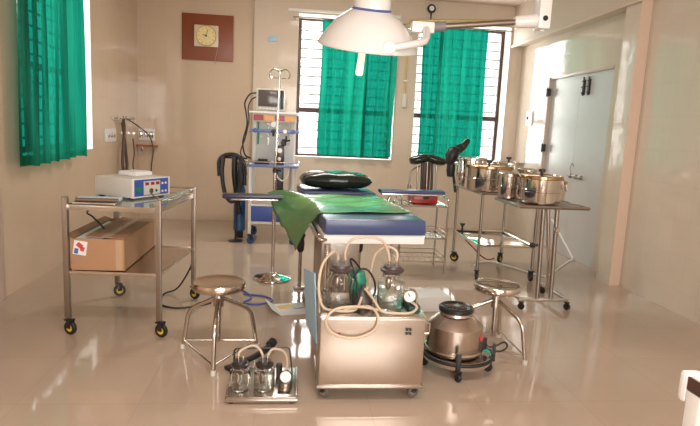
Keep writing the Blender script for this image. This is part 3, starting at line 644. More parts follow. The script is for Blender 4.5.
sm = bmn(); box(sm, (-1.405, y0-0.003, 0.595), (-1.365, y0-0.002, 0.625), 0, mx=Matrix.Rotation(math.radians(40), 4, 'Y')); box(sm, (-1.380, y0-0.003, 0.570), (-1.355, y0-0.002, 0.600), 0, mx=Matrix.Rotation(math.radians(20), 4, 'Y')); obj('sticker_print', sm, 'red_text', st)
sm = bmn(); box(sm, (-1.420, y0-0.003, 0.555), (-1.395, y0-0.002, 0.590), 0, mx=Matrix.Rotation(math.radians(10), 4, 'Y')); obj('sticker_print', sm, 'blue_print', st)
# electrosurgical unit (box turned about 40 degrees on the glass shelf)
t = thing('electrosurgical_unit', 'white electronic unit with a blue control panel on the top shelf of the left trolley', 'medical device', (-1.134, 4.11, 0.8805))
ORG = Vector((0, 0, 0))
ang = math.radians(50)
t.rotation_euler = (0, 0, ang)
# own frame: x runs along the panel to the right, y to the back; nearest corner at origin
def lb(a, b, bev=0.0, mx=None): bm = bmn(); box(bm, a, b, bev, mx=mx); return bm
PW, PD, PH = 0.38, 0.36, 0.150
t.location = (-1.13, 4.09, 0.8815); t.rotation_euler = (0, 0, math.radians(60))
obj('housing', lb((0.0, 0.006, 0.012), (PW, PD, PH), 0.006), 'off_white', t)
obj('front_bezel', lb((0, -0.006, 0.010), (PW, 0.006, PH+0.001), 0.003), 'white_paint', t)
obj('control_panel', lb((0.018, -0.009, 0.022), (PW-0.022, -0.006, PH-0.008)), 'blue_panel', t)
obj('panel_window', lb((0.105, -0.011, 0.028), (0.27, -0.009, PH-0.022)), 'off_white', t)
for x in (0.12, 0.175, 0.227): obj('digit_display', lb((x, -0.013, 0.098), (x+0.034, -0.011, 0.120)), 'dark_red_led', t)
bm = bmn(); disc(bm, (0.052, -0.009, 0.072), 0.022, 0.012, 24, RX); obj('power_switch', bm, 'green_btn', t)
bm = bmn(); disc(bm, (0.175, -0.011, 0.055), 0.020, 0.006, 20, RX); disc(bm, (0.225, -0.011, 0.055), 0.010, 0.006, 16, RX); obj('dial_knob', bm, 'steel', t)
for z in (0.045, 0.105): 
    for x in (0.295, 0.33): obj('socket', lb((x-0.009, -0.011, z-0.008), (x+0.009, -0.009, z+0.008)), 'white_paint', t)
bm = bmn(); 
for x in (0.02, PW-0.05):
    for y in (0.03, PD-0.05): box(bm, (x, y, 0), (x+0.03, y+0.03, 0.012), 0.002)
obj('foot', bm, 'black_rubber', t)
bm = bmn(); box(bm, (0.16, 0.12, PH), (0.33, 0.30, PH+0.035), 0.012); o = obj('device_pack', bm, 'paper'); o.location = t.location; o.rotation_euler = t.rotation_euler; o['label'] = 'white wrapped packet lying on top of the electronic unit'; o['category'] = 'packet'
# tray and handles in front of the unit
t = thing('electrode_tray', 'grey transparent tray of electrode handles at the left of the glass shelf', 'tray', (-1.3, 3.95, 0.8805))
bm = bmn(); box(bm, (-1.43, 3.80, 0.8805), (-1.16, 3.96, 0.897), 0.004); obj('tray_body', bm, 'steel_sheet', t)
for k in range(3):
    bm = bmn(); tube(bm, [(-1.42, 3.83+0.05*k, 0.911), (-1.15, 3.84+0.045*k, 0.911)], 0.013, 10); obj('electrode_handle', bm, ['dull_steel', 'off_white', 'sky_blue'][k], t)
bm = bmn(); tube(bm, [(-1.0, 4.10, 0.935), (-0.93, 4.05, 0.895), (-0.86, 4.12, 0.888), (-0.84, 4.3, 0.888), (-0.80, 4.45, 0.90), (-0.77, 4.48, 0.93), (-0.755, 4.45, 0.85)], 0.005, 8, smooth=6)
single('panel_cable', bm, 'dull_steel', 'thin grey cable from the unit front panel along the glass shelf', 'cable', (-0.9, 4.2, 0.9))
bm = bmn(); tube(bm, [(-1.46, 4.25, 0.80), (-1.40, 3.98, 0.80), (-1.33, 3.88, 0.79), (-1.27, 3.93, 0.70)], 0.006, 8, smooth=5)
single('hanging_lead', bm, 'black_rubber', 'short black lead hanging below the glass shelf above the carton', 'cable', (-1.3, 3.95, 0.75))
bm = bmn(); tube(bm, [(-0.775, 4.62, 0.50), (-0.80, 4.66, 0.30), (-0.93, 4.72, 0.06), (-1.04, 4.70, 0.008), (-1.03, 4.45, 0.008), (-0.90, 4.33, 0.008), (-0.75, 4.36, 0.008), (-0.62, 4.47, 0.008)], 0.007, 8, smooth=8)
single('black_cable', bm, 'black_rubber', 'black cable trailing in a loop on the floor right of the left trolley', 'cable', (-0.85, 4.5, 0.0))
bm = bmn(); tube(bm, [(-0.66, 4.55, 0.009), (-0.55, 4.80, 0.009), (-0.40, 4.82, 0.009), (-0.31, 4.62, 0.009), (-0.36, 4.48, 0.009), (-0.24, 4.44, 0.009), (-0.13, 4.55, 0.009), (-0.20, 4.66, 0.009), (-0.38, 4.72, 0.009)], 0.008, 8, smooth=8)
single('blue_cable', bm, 'blue_cable', 'blue cable lying in loops on the floor behind the left stool', 'cable', (-0.35, 4.6, 0.0))

# ---------------------------------------------------------------- stools
def stool(loc, rot, label, sr=0.163, h=0.49, sm='seat_steel'):
    t = thing('stool', label, 'stool', loc, 'round steel stools'); x, y, _ = loc; t.rotation_euler = (0, 0, rot)
    bm = bmn(); lathe(bm, [(0, h-0.050), (sr-0.012, h-0.050), (sr-0.004, h-0.044), (sr, h-0.034), (sr, h-0.008), (sr-0.005, h-0.001), (sr-0.013, h), (sr-0.02, h-0.001), (sr-0.03, h-0.003), (0.06, h-0.004), (0, h-0.004)], (x, y, 0), 48); obj('seat', bm, sm, t)
    bm = bmn(); lathe(bm, [(0, h-0.075), (0.06, h-0.075), (0.06, h-0.05), (0, h-0.05)], (x, y, 0), 24); lathe(bm, [(0.014, 0.10), (0.016, 0.11), (0.016, h-0.07)], (x, y, 0), 14); lathe(bm, [(0, 0.10), (0.014, 0.10)], (x, y, 0), 14)
    obj('spindle', bm, 'steel', t)
    bm = bmn(); lathe(bm, [(0.0165, h-0.16), (0.032, h-0.16), (0.032, h-0.075), (0.0165, h-0.075)], (x, y, 0), 20); obj('hub_sleeve', bm, 'steel', t)
    ft = []
    for k in range(3):
        a = -PI/2+k*2*PI/3; d = Vector((math.cos(a), math.sin(a), 0)); o_ = Vector((x, y, 0))
        pts = bend([o_+d*0.028+Vector((0, 0, h-0.115)), o_+d*0.225+Vector((0, 0, 0.275)), o_+d*0.275+Vector((0, 0, 0.002))], 0.07, 6)
        bm = bmn(); tube(bm, pts, 0.0135, 12); l = obj('leg', bm, 'steel', t); ft.append(o_+d*0.268+Vector((0, 0, 0.055)))
        bm = bmn(); tube(bm, [o_+d*0.275+Vector((0, 0, 0.0)), o_+d*0.2735+Vector((0, 0, 0.03))], 0.0165, 12); obj('rubber_foot', bm, 'off_white', l)
    for k in range(3):
        bm = bmn(); tube(bm, [ft[k], ft[(k+1) % 3]], 0.006, 8); obj('stretcher', bm, 'steel', t)
    return t
stool((-0.428, 3.41, 0), 0.03, 'round steel stool with three splayed legs standing left, beside the two-jar tray')
stool((1.40, 3.53, 0), math.radians(30), 'round steel stool with three splayed legs standing right, beside the kettle', 0.155, 0.47, 'chrome')

# ---------------------------------------------------------------- IV stand
t = thing('iv_stand', 'tall chrome drip stand with a round base left of the operating table', 'drip stand', (-0.155, 5.25, 0)); x, y = -0.155, 5.25
bm = bmn(); lathe(bm, [(0, 0.0), (0.175, 0.0), (0.180, 0.008), (0.178, 0.018), (0.12, 0.035), (0.05, 0.05), (0.03, 0.07), (0, 0.07)], (x, y, 0), 44); obj('base', bm, 'chrome', t)
bm = bmn(); tube(bm, [(x, y, 0.05), (x, y, 1.06)], 0.0175, 14); obj('outer_pole', bm, 'steel', t)
bm = bmn(); tube(bm, [(x, y, 1.0), (x+0.02, y, 1.93)], 0.010, 12); obj('inner_pole', bm, 'chrome', t)
bm = bmn(); lathe(bm, [(0.014, 1.02), (0.024, 1.025), (0.024, 1.06), (0.009, 1.075)], (x, y, 0), 18); tube(bm, [(x, y, 1.045), (x+0.06, y-0.02, 1.045)], 0.010, 10); obj('clamp_knob', bm, 'black_plastic', t)
bm = bmn(); xx = x+0.02
tube(bm, [(xx, y, 1.90), (xx, y, 1.965)], 0.010, 10); obj('pole_cap', bm, 'chrome', t)
for s in (-1, 1):
    bm = bmn(); tube(bm, [(xx, y, 1.94), (xx+s*0.05, y, 1.965), (xx+s*0.085, y, 1.94), (xx+s*0.09, y, 1.90), (xx+s*0.075, y, 1.885)], 0.006, 8, smooth=5); obj('hook', bm, 'chrome', t)
bm = bmn(); tube(bm, [(xx-0.06, y, 1.885), (xx+0.06, y, 1.885)], 0.004, 8); obj('cross_bar', bm, 'chrome', t)

# ---------------------------------------------------------------- anaesthesia machine
t = thing('anaesthesia_machine', 'tall anaesthesia trolley with flow meters and blue shelves against the back wall', 'medical device', (-0.23, 7.15, 0))
ax0, ax1, ay0, ay1 = -0.50, 0.02, 6.85, 7.45
for x_, y_ in ((ax0, ay0), (ax1, ay0), (ax0, ay1), (ax1, ay1)):
    bm = bmn(); box(bm, (x_-0.018, y_-0.018, 0.13), (x_+0.018, y_+0.018, 1.60 if y_ > 7 else 1.0), 0.004); obj('post', bm, 'white_paint', t)
    caster(t, x_, y_, 0.131, 0.052, 'blue_cyl', 0.8, 0.03, 'blue_cyl')
bm = bmn(); box(bm, (ax0-0.02, ay0-0.02, 0.255), (ax1+0.02, ay1+0.02, 0.285), 0.004); box(bm, (ax0-0.02, ay0-0.02, 0.475), (ax1+0.02, ay1+0.02, 0.495), 0.004); obj('drawer_frame', bm, 'white_paint', t)
bm = bmn(); box(bm, (ax0+0.02, ay0-0.022, 0.287), (ax1-0.02, ay1-0.03, 0.473), 0.006); obj('blue_drawer', bm, 'blue_panel', t)
bm = bmn(); box(bm, (ax0-0.05, ay0-0.05, 0.955), (ax1+0.06, ay1+0.02, 0.985), 0.004); obj('work_shelf', bm, 'blue_steel', t)
bm = bmn(); tube(bm, bend([(ax0-0.05, ay0+0.3, 1.02), (ax0-0.05, ay0-0.06, 1.02), (ax1+0.06, ay0-0.06, 1.02), (ax1+0.06, ay0+0.3, 1.02)], 0.04), 0.008, 8)
for x_ in (ax0-0.02, ax1+0.03): tube(bm, [(x_, ay0-0.05, 0.98), (x_, ay0-0.06, 1.02)], 0.006, 6)
obj('shelf_rail', bm, 'chrome', t)
bm = bmn(); box(bm, (ax0+0.02, ay1-0.03, 0.99), (ax1-0.02, ay1, 1.58), 0.004); obj('back_panel', bm, 'off_white', t)
bm = bmn(); box(bm, (ax0-0.04, 7.0, 1.60), (ax1+0.05, ay1+0.04, 1.625), 0.004); obj('top_shelf', bm, 'white_paint', t)
bm = bmn(); box(bm, (ax0-0.0, 7.02, 1.50), (ax1+0.02, 7.12, 1.60), 0.004); hd = obj('flow_meter_header', bm, 'off_white', t)
for k in range(4):
    a_ = ax0+0.015+k*0.128; bm = bmn(); box(bm, (a_, 7.01, 1.515), (a_+0.118, 7.02, 1.585)); obj('colour_plate', bm, ['red', 'orange', 'red', 'orange'][k], hd)
for k in range(4):
    bm = bmn(); tube(bm, [(ax0+0.07+k*0.128, 7.07, 1.22), (ax0+0.07+k*0.128, 7.07, 1.50)], 0.014, 12); obj('flow_tube', bm, ['green_bulb', 'glass', 'glass', 'off_white'][k], t)
bm = bmn(); box(bm, (ax0-0.04, 7.03, 1.37), (ax1+0.06, 7.09, 1.41), 0.004); obj('manifold_bar', bm, 'blue_steel', t)
for k, x_ in enumerate((-0.46, -0.24, -0.10, 0.0)):
    bm = bmn(); disc(bm, (x_, 7.03, 1.39), 0.028, 0.03, 18, RX, 0.004); tube(bm, [(x_, 7.0, 1.39), (x_, 6.985, 1.33 if k == 1 else 1.39)], 0.016, 10); obj('control_knob', bm, ['blue_panel', 'black_plastic', 'dull_steel', 'blue_panel'][k], t)
bm = bmn(); disc(bm, (-0.24, 7.0, 1.47), 0.035, 0.03, 20, RX, 0.004); obj('gauge', bm, 'paper', t)
bm = bmn(); box(bm, (-0.21, 6.88, 0.50), (-0.10, 6.98, 0.954), 0.01); box(bm, (-0.21, 6.88, 0.986), (-0.10, 6.98, 1.22), 0.012); vp = obj('vaporiser', bm, 'black_plastic', t)
bm = bmn(); disc(bm, (-0.155, 6.88, 1.16), 0.03, 0.02, 20, RX); disc(bm, (-0.155, 6.88, 1.06), 0.022, 0.02, 20, RX); obj('dial_knob', bm, 'dull_steel', vp)
bm = bmn(); lathe(bm, [(0, 1.22), (0.03, 1.22), (0.034, 1.26), (0.02, 1.30), (0, 1.30)], (-0.11, 6.93, 0), 18); tube(bm, [(-0.11, 6.93, 1.27), (-0.03, 6.92, 1.29)], 0.012, 8); tube(bm, [(-0.08, 6.93, 1.29), (-0.08, 6.93, 1.34)], 0.012, 8); obj('valve', bm, 'black_plastic', t)
bm = bmn(); box(bm, (-0.46, 6.90, 0.986), (-0.28, 7.05, 1.02), 0.008); box(bm, (-0.42, 6.93, 1.02), (-0.30, 7.0, 1.05), 0.012); obj('mask_holder', bm, 'black_rubber', t)
bm = bmn(); tube(bm, [(-0.20, 6.84, 0.99), (-0.18, 6.80, 0.86), (-0.11, 6.79, 0.80), (-0.05, 6.80, 0.86), (-0.03, 6.84, 0.99)], 0.010, 8, smooth=5); obj('hose_loop', bm, 'off_white', t)
bm = bmn(); tube(bm, [(0.0, 7.3, 0.50), (0.02, 7.3, 0.954)], 0.05, 18); obj('gas_bottle', bm, 'white_paint', t)
# monitor
t = thing('patient_monitor', 'small grey patient monitor with dark screen on top of the anaesthesia trolley', 'monitor', (-0.28, 7.1, 1.6255))
bm = bmn(); box(bm, (-0.46, 7.02, 1.64), (-0.12, 7.24, 1.90), 0.018); box(bm, (-0.42, 7.06, 1.6255), (-0.16, 7.20, 1.641)); obj('case', bm, 'off_white', t)
bm = bmn(); box(bm, (-0.435, 7.01, 1.685), (-0.175, 7.02, 1.885), 0.004); obj('screen', bm, 'screen', t)
bm = bmn(); box(bm, (-0.165, 7.008, 1.66), (-0.125, 7.02, 1.885), 0.003); obj('side_panel', bm, 'black_plastic', t)
bm = bmn()
for k in range(6): box(bm, (-0.42+k*0.04, 7.008, 1.652), (-0.395+k*0.04, 7.02, 1.668), 0.002)
obj('button', bm, 'white_paint', t)
bm = bmn(); disc(bm, (-0.27, 7.018, 1.893), 0.006, 0.006, 10, RX); obj('alarm_light', bm, 'red', t)
bm = bmn(); tube(bm, [(-0.46, 7.15, 1.85), (-0.54, 7.12, 1.83), (-0.60, 7.08, 1.72), (-0.58, 7.04, 1.60), (-0.56, 6.98, 1.45), (-0.60, 6.9, 1.25), (-0.57, 6.84, 1.1), (-0.50, 6.82, 1.06)], 0.010, 8, smooth=6); tube(bm, [(-0.46, 7.12, 1.80), (-0.52, 7.08, 1.76), (-0.555, 7.04, 1.66), (-0.54, 6.97, 1.5), (-0.57, 6.88, 1.3), (-0.62, 6.83, 1.12), (-0.56, 6.80, 1.0), (-0.54, 6.79, 0.85)], 0.008, 8, smooth=6)
single('monitor_cable', bm, 'black_rubber', 'black cables hanging down the left of the patient monitor', 'cable', (-0.56, 7.0, 1.4))
# hose rack and cylinder left of machine
t = thing('oxygen_cylinder', 'slim blue gas cylinder standing left of the anaesthesia trolley', 'gas cylinder', (-0.66, 7.25, 0))
bm = bmn(); lathe(bm, [(0, 0.0), (0.05, 0.0), (0.055, 0.01), (0.055, 0.08)], (-0.66, 7.25, 0), 24); obj('foot_ring', bm, 'black_plastic', t)
bm = bmn(); lathe(bm, [(0.05, 0.08), (0.075, 0.10), (0.075, 0.62), (0.06, 0.69), (0.025, 0.72), (0, 0.72)], (-0.66, 7.25, 0), 28); lathe(bm, [(0, 0.08), (0.05, 0.08)], (-0.66, 7.25, 0), 28); obj('cylinder_body', bm, 'blue_cyl', t)
bm = bmn(); tube(bm, [(-0.66, 7.25, 0.715), (-0.66, 7.25, 0.80)], 0.02, 12); tube(bm, [(-0.71, 7.25, 0.78), (-0.61, 7.25, 0.78)], 0.012, 8); obj('valve', bm, 'chrome', t)
t = thing('breathing_hose', 'black corrugated breathing hoses looped on a stand left of the anaesthesia trolley', 'hose', (-0.68, 6.95, 0))
def corr(bm, pts, r):
    P = catmull(pts, 14); prev = None
    tube(bm, P, r, 10)
    for i in range(0, len(P)-1, 2): 
        d = P[i+1]-P[i]
        if d.length > 1e-6: tube(bm, [P[i], P[i]+d.normalized()*0.008], r*1.18, 10)
bm = bmn(); corr(bm, [(-0.88, 6.95, 0.82), (-0.885, 6.95, 1.0), (-0.82, 6.95, 1.07), (-0.72, 6.95, 1.085), (-0.64, 6.95, 1.05), (-0.58, 6.90, 0.90), (-0.57, 6.88, 0.72)], 0.024); obj('hose', bm, 'black_rubber', t)
bm = bmn(); corr(bm, [(-0.83, 6.92, 1.06), (-0.84, 6.88, 0.85), (-0.80, 6.86, 0.62), (-0.72, 6.86, 0.52), (-0.64, 6.86, 0.62), (-0.60, 6.86, 0.82), (-0.64, 6.92, 1.0)], 0.024); obj('hose', bm, 'black_rubber', t)
bm = bmn(); corr(bm, [(-0.70, 6.95, 1.07), (-0.70, 6.94, 0.85), (-0.67, 6.96, 0.60), (-0.63, 6.98, 0.35)], 0.032); corr(bm, [(-0.62, 6.95, 1.07), (-0.64, 6.94, 0.8), (-0.66, 6.95, 0.5)], 0.026); obj('hose', bm, 'black_rubber', t)
bm = bmn(); tube(bm, [(-0.68, 7.0, 0.02), (-0.68, 7.0, 1.06)], 0.014, 10); lathe(bm, [(0, 0), (0.09, 0), (0.09, 0.012), (0.02, 0.025), (0, 0.025)], (-0.68, 7.0, 0), 28); tube(bm, [(-0.86, 6.98, 1.045), (-0.55, 6.98, 1.045)], 0.010, 8); obj('stand', bm, 'black_plastic', t)

# ---------------------------------------------------------------- suction machine
t = thing('suction_machine', 'steel suction machine on casters in front of the operating table', 'medical device', (0.455, 3.02, 0))
sx0, sx1, sy0, sy1 = 0.172, 0.735, 2.80, 3.20
bm = bmn(); box(bm, (sx0, sy0, 0.095), (sx1, sy1, 0.470), 0.008); obj('cabinet', bm, 'steel_sheet', t)
bm = bmn(); box(bm, (sx0-0.008, sy0-0.006, 0.08), (sx1+0.008, sy1+0.006, 0.098), 0.003); obj('base_flange', bm, 'steel', t)
bm = bmn(); box(bm, (sx0-0.004, sy0-0.004, 0.470), (sx1+0.004, sy1+0.004, 0.480), 0.003); obj('top_plate', bm, 'steel', t)
for k, (x_, y_) in enumerate(((sx0+0.045, sy0+0.05), (sx1-0.045, sy0+0.05), (sx0+0.045, sy1-0.05), (sx1-0.045, sy1-0.05))): caster(t, x_, y_, 0.081, 0.036, 'steel', 2.4 if k % 2 == 0 else 0.5, 0.022, 'grey_rubber')
bm = bmn()
for a_ in (0, 1):
    for b_ in (0, 1): box(bm, (0.628+a_*0.018, sy0-0.008, 0.385+b_*0.022), (0.641+a_*0.018, sy0, 0.401+b_*0.022), 0.002)
obj('switch', bm, 'black_plastic', t)
bm = bmn(); disc(bm, (0.275, sy0, 0.385), 0.009, 0.006, 14, RX); obj('indicator_light', bm, 'red', t)
bm = bmn(); tube(bm, bend([(sx1+0.004, sy0+0.03, 0.38), (sx1+0.03, sy0+0.03, 0.38), (sx1+0.03, sy0+0.03, 0.44), (sx1+0.004, sy0+0.03, 0.44)], 0.015), 0.006, 8); tube(bm, bend([(sx0, 3.15, 0.47), (sx0-0.01, 3.15, 0.56), (sx0-0.01, 2.86, 0.56), (sx0, 2.86, 0.47)], 0.03), 0.007, 8); obj('side_handle', bm, 'steel', t)
# pump head
bm = bmn(); lathe(bm, [(0, 0.480), (0.055, 0.480), (0.055, 0.50), (0.045, 0.53), (0.030, 0.56), (0.014, 0.575), (0.014, 0.60), (0, 0.60)], (0.415, 2.99, 0), 26); obj('pump_head', bm, 'lid_dark', t)
bm = bmn(); lathe(bm, [(0, 0.480), (0.02, 0.48), (0.045, 0.53), (0.055, 0.59), (0.04, 0.645), (0, 0.665)], (0.395, 3.11, 0), 24); obj('rubber_bulb', bm, 'green_bulb', t)
bm = bmn(); box(bm, (0.662, 2.90, 0.480), (0.728, 3.06, 0.505), 0.006); obj('regulator_block', bm, 'dark_green', t)
gd = bmn(); tube(gd, [(0.69, 2.93, 0.50), (0.665, 2.90, 0.56)], 0.008, 8); disc(gd, (0.652, 2.885, 0.578), 0.036, 0.03, 28, RX, 0.005); g_ = obj('gauge', gd, 'chrome', t)
bm = bmn(); disc(bm, (0.652, 2.855, 0.578), 0.031, 0.002, 28, RX); obj('dial', bm, 'paper', g_)
bm = bmn(); tube(bm, [(0.652, 2.851, 0.578), (0.642, 2.851, 0.595)], 0.0025, 6); obj('needle', bm, 'black_plastic', g_)
bm = bmn(); tube(bm, [(0.67, 2.94, 0.59), (0.70, 2.95, 0.58), (0.715, 2.95, 0.54), (0.71, 2.95, 0.505)], 0.008, 8, smooth=4); obj('gauge_pipe', bm, 'dull_steel', t)
def jar(parent_name, label, x_, y_, z_, r, h, lid, grp, spouts):
    t = thing('suction_jar', label, 'jar', (x_, y_, z_), grp)
    w = 0.004
    bm = bmn(); lathe(bm, [(0, z_), (r*0.92, z_), (r, z_+0.012), (r, z_+h*0.70), (r*0.94, z_+h*0.80), (r*0.70, z_+h*0.88), (r*0.68, z_+h), (r*0.62, z_+h), (r*0.64, z_+h*0.86), (r*0.90, z_+h*0.78), (r-w, z_+h*0.69), (r-w, z_+0.016), (r*0.88, z_+0.008), (0, z_+0.008)], (x_, y_, 0), 40); obj('glass_body', bm, 'glass', t)
    zt = z_+h
    bm = bmn(); lathe(bm, [(0, zt-0.008), (r*0.60, zt-0.008), (r*0.60, zt+0.0015), (r*0.80, zt+0.0015), (r*0.86, zt+0.008), (r*0.86, zt+0.016), (r*0.66, zt+0.020), (r*0.62, zt+0.034), (0, zt+0.034)], (x_, y_, 0), 36); obj('lid', bm, lid, t)
    for dx in spouts:
        bm = bmn(); tube(bm, [(x_+dx, y_, zt+0.02), (x_+dx, y_, zt+0.06)], 0.006, 10); tube(bm, [(x_+dx, y_, zt-0.008), (x_+dx, y_, zt-h*0.55)], 0.004, 8); obj('spout', bm, 'chrome', t)
    bm = bmn(); lathe(bm, [(0.008, zt-0.10), (0.016, zt-0.085), (0.016, zt-0.04), (0.008, zt-0.03)], (x_+spouts[0], y_, 0), 14); obj('float_valve', bm, 'dull_steel', t)
    return t
J1 = (0.283, 2.96); J2 = (0.568, 2.96)
jar('a', 'left clear glass jar with dark lid on top of the suction machine', J1[0], J1[1], 0.4805, 0.076, 0.207, 'lid_dark', 'jars on the suction machine', (-0.018, 0.022))
jar('b', 'right clear glass jar with dark lid on top of the suction machine', J2[0], J2[1], 0.4805, 0.076, 0.207, 'lid_dark', 'jars on the suction machine', (-0.018, 0.022))
def hose(label, pts, r=0.0075, m='hose', name='suction_tube', cat='tube', grp='tubes of the suction machine'):
    bm = bmn(); tube(bm, pts, r, 10, smooth=8); single(name, bm, m, label, cat, pts[len(pts)//2], grp)
zt = 0.747
hose('pale tube looping left off the left jar lid and down to the machine top', [(J1[0]-0.018, 2.96, zt), (J1[0]-0.025, 2.95, zt+0.04), (J1[0]-0.06, 2.90, zt+0.05), (J1[0]-0.11, 2.85, 0.74), (J1[0]-0.125, 2.82, 0.63), (J1[0]-0.10, 2.81, 0.53), (J1[0]-0.02, 2.85, 0.495), (0.36, 2.87, 0.495), (0.40, 2.92, 0.55)])
hose('pale tube arching high from the left jar lid over to the right jar lid', [(J1[0]+0.022, 2.96, zt), (J1[0]+0.02, 2.95, zt+0.05), (0.33, 2.94, zt+0.115), (0.42, 2.94, zt+0.135), (0.50, 2.94, zt+0.115), (J2[0]-0.03, 2.95, zt+0.05), (J2[0]-0.018, 2.96, zt)])
hose('pale tube curving left off the right jar lid down behind the pump head', [(J2[0]+0.022, 2.96, zt), (J2[0]+0.02, 2.965, zt+0.05), (J2[0]-0.03, 2.98, zt+0.075), (J2[0]-0.09, 3.0, zt+0.03), (0.462, 3.03, 0.68), (0.46, 3.06, 0.58), (0.47, 3.08, 0.505), (0.50, 3.06, 0.49)])
hose('pale tube hanging in a wide loop over the front of the suction machine', [(0.50, 2.86, 0.495), (0.38, 2.815, 0.53), (0.25, 2.80, 0.52), (0.20, 2.785, 0.46), (0.24, 2.783, 0.395), (0.35, 2.78, 0.370), (0.45, 2.78, 0.41), (0.475, 2.785, 0.48), (0.44, 2.84, 0.52), (0.36, 2.86, 0.512), (0.30, 2.865, 0.495)])
hose('pale tube lying along the machine top from the pump head to the gauge', [(0.42, 2.95, 0.59), (0.46, 2.89, 0.55), (0.50, 2.84, 0.50), (0.58, 2.83, 0.492), (0.66, 2.84, 0.492), (0.70, 2.88, 0.512), (0.665, 2.90, 0.54)])
hose('smaller black rubber ring of hose behind the pump head', [(0.36, 3.03, 0.49), (0.35, 3.03, 0.58), (0.38, 3.03, 0.66), (0.43, 3.03, 0.68), (0.475, 3.03, 0.63), (0.49, 3.03, 0.56), (0.47, 3.03, 0.49)], 0.006, 'black_rubber', 'black_hose', 'tube', 'black hoses on the suction machine')
hose('wider black rubber hose arching from the pump head toward the left jar', [(0.385, 2.93, 0.53), (0.375, 2.99, 0.62), (0.345, 3.07, 0.72), (0.38, 3.10, 0.70), (0.43, 3.12, 0.62), (0.44, 3.10, 0.52), (0.43, 3.06, 0.49)], 0.006, 'black_rubber', 'black_hose', 'tube', 'black hoses on the suction machine')

# ---------------------------------------------------------------- small suction tray in front
t = thing('portable_suction_tray', 'small steel tray with black bail handle on the floor before the left stool', 'tray', (-0.135, 2.96, 0)); t0 = t
px0, px1, py0, py1 = -0.312, 0.068, 2.775, 3.165
bm = bmn(); box(bm, (px0, py0, 0.014), (px1, py1, 0.036), 0.006); box(bm, (px0+0.0, py0, 0.034), (px1, py0+0.012, 0.044), 0.003); box(bm, (px0, py0, 0.034), (px0+0.012, py1, 0.044), 0.003); box(bm, (px1-0.012, py0, 0.034), (px1, py1, 0.044), 0.003); obj('tray_plate', bm, 'steel', t)
for x_, y_ in ((px0+0.03, py0+0.03), (px1-0.03, py0+0.03), (px0+0.03, py1-0.03), (px1-0.03, py1-0.03)):
    bm = bmn(); disc(bm, (x_, y_, 0), 0.014, 0.015, 14); obj('foot', bm, 'black_rubber', t)
bm = bmn(); tube(bm, bend([(px0+0.02, 3.06, 0.04), (px0+0.015, 3.08, 0.185), (px1-0.05, 3.08, 0.195), (px1-0.03, 3.05, 0.04)], 0.02), 0.005, 8); obj('bail_handle', bm, 'black_plastic', t)
bm = bmn(); lathe(bm, [(0, 0.036), (0.035, 0.036), (0.04, 0.06), (0.032, 0.09), (0, 0.09)], (0.0, 2.93, 0), 24); obj('pump_body', bm, 'dull_steel', t)
RG = Matrix.Rotation(math.radians(55), 4, 'X')
bm = bmn(); lathe(bm, [(0, 0.0), (0.036, 0.0), (0.038, 0.004), (0.038, 0.022), (0.032, 0.024), (0, 0.024)], (0.0, 2.92, 0.085), 28, RG); g_ = obj('gauge', bm, 'black_plastic', t)
bm = bmn(); lathe(bm, [(0, 0.0245), (0.030, 0.0245), (0.030, 0.026), (0, 0.026)], (0.0, 2.92, 0.085), 28, RG); obj('dial', bm, 'paper', g_)
bm = bmn(); box(bm, (-0.055, 3.02, 0.036), (-0.02, 3.05, 0.12), 0.008); obj('filter', bm, 'black_plastic', t)
T1 = (-0.245, 2.90); T2 = (-0.115, 2.90)
jar('c', 'left small glass jar on the low tray with the bail handle', T1[0], T1[1], 0.0365, 0.056, 0.125, 'lid_mix', 'jars on the small suction tray', (-0.01, 0.015))
jar('d', 'right small glass jar on the low tray with the bail handle', T2[0], T2[1], 0.0365, 0.056, 0.125, 'lid_mix', 'jars on the small suction tray', (-0.01, 0.015))
hose('pale tube arching between the two small jars on the low tray', [(T1[0]-0.01, 2.90, 0.22), (T1[0], 2.91, 0.245), (T1[0]+0.06, 2.94, 0.262), (T2[0]-0.03, 2.93, 0.245), (T2[0]-0.01, 2.90, 0.22)], 0.007, grp='tubes of the small suction tray')
hose('pale tube curving from the right small jar to the little pump', [(T2[0]+0.015, 2.90, 0.22), (T2[0]+0.04, 2.93, 0.245), (-0.02, 2.96, 0.225), (0.005, 2.975, 0.17), (0.005, 2.965, 0.10)], 0.007, grp='tubes of the small suction tray')
t = thing('foot_pump', 'long dark rubber foot pump lying against the stretcher of the left stool', 'foot pump', (-0.22, 3.33, 0))
bm = bmn(); tube(bm, [(-0.10, 3.42, 0.075), (-0.13, 3.37, 0.06), (-0.20, 3.29, 0.045), (-0.28, 3.225, 0.032)], 0.024, 12, smooth=4, r2=0.016); obj('bellows', bm, 'black_rubber', t)
bm = bmn(); box(bm, (-0.36, 3.195, 0.0), (-0.27, 3.255, 0.022), 0.006, rot=0.7); obj('foot_plate', bm, 'black_plastic', t)
bm = bmn(); tube(bm, [(-0.105, 3.415, 0.07), (-0.085, 3.45, 0.085)], 0.030, 12); obj('end_cap', bm, 'black_plastic', t)
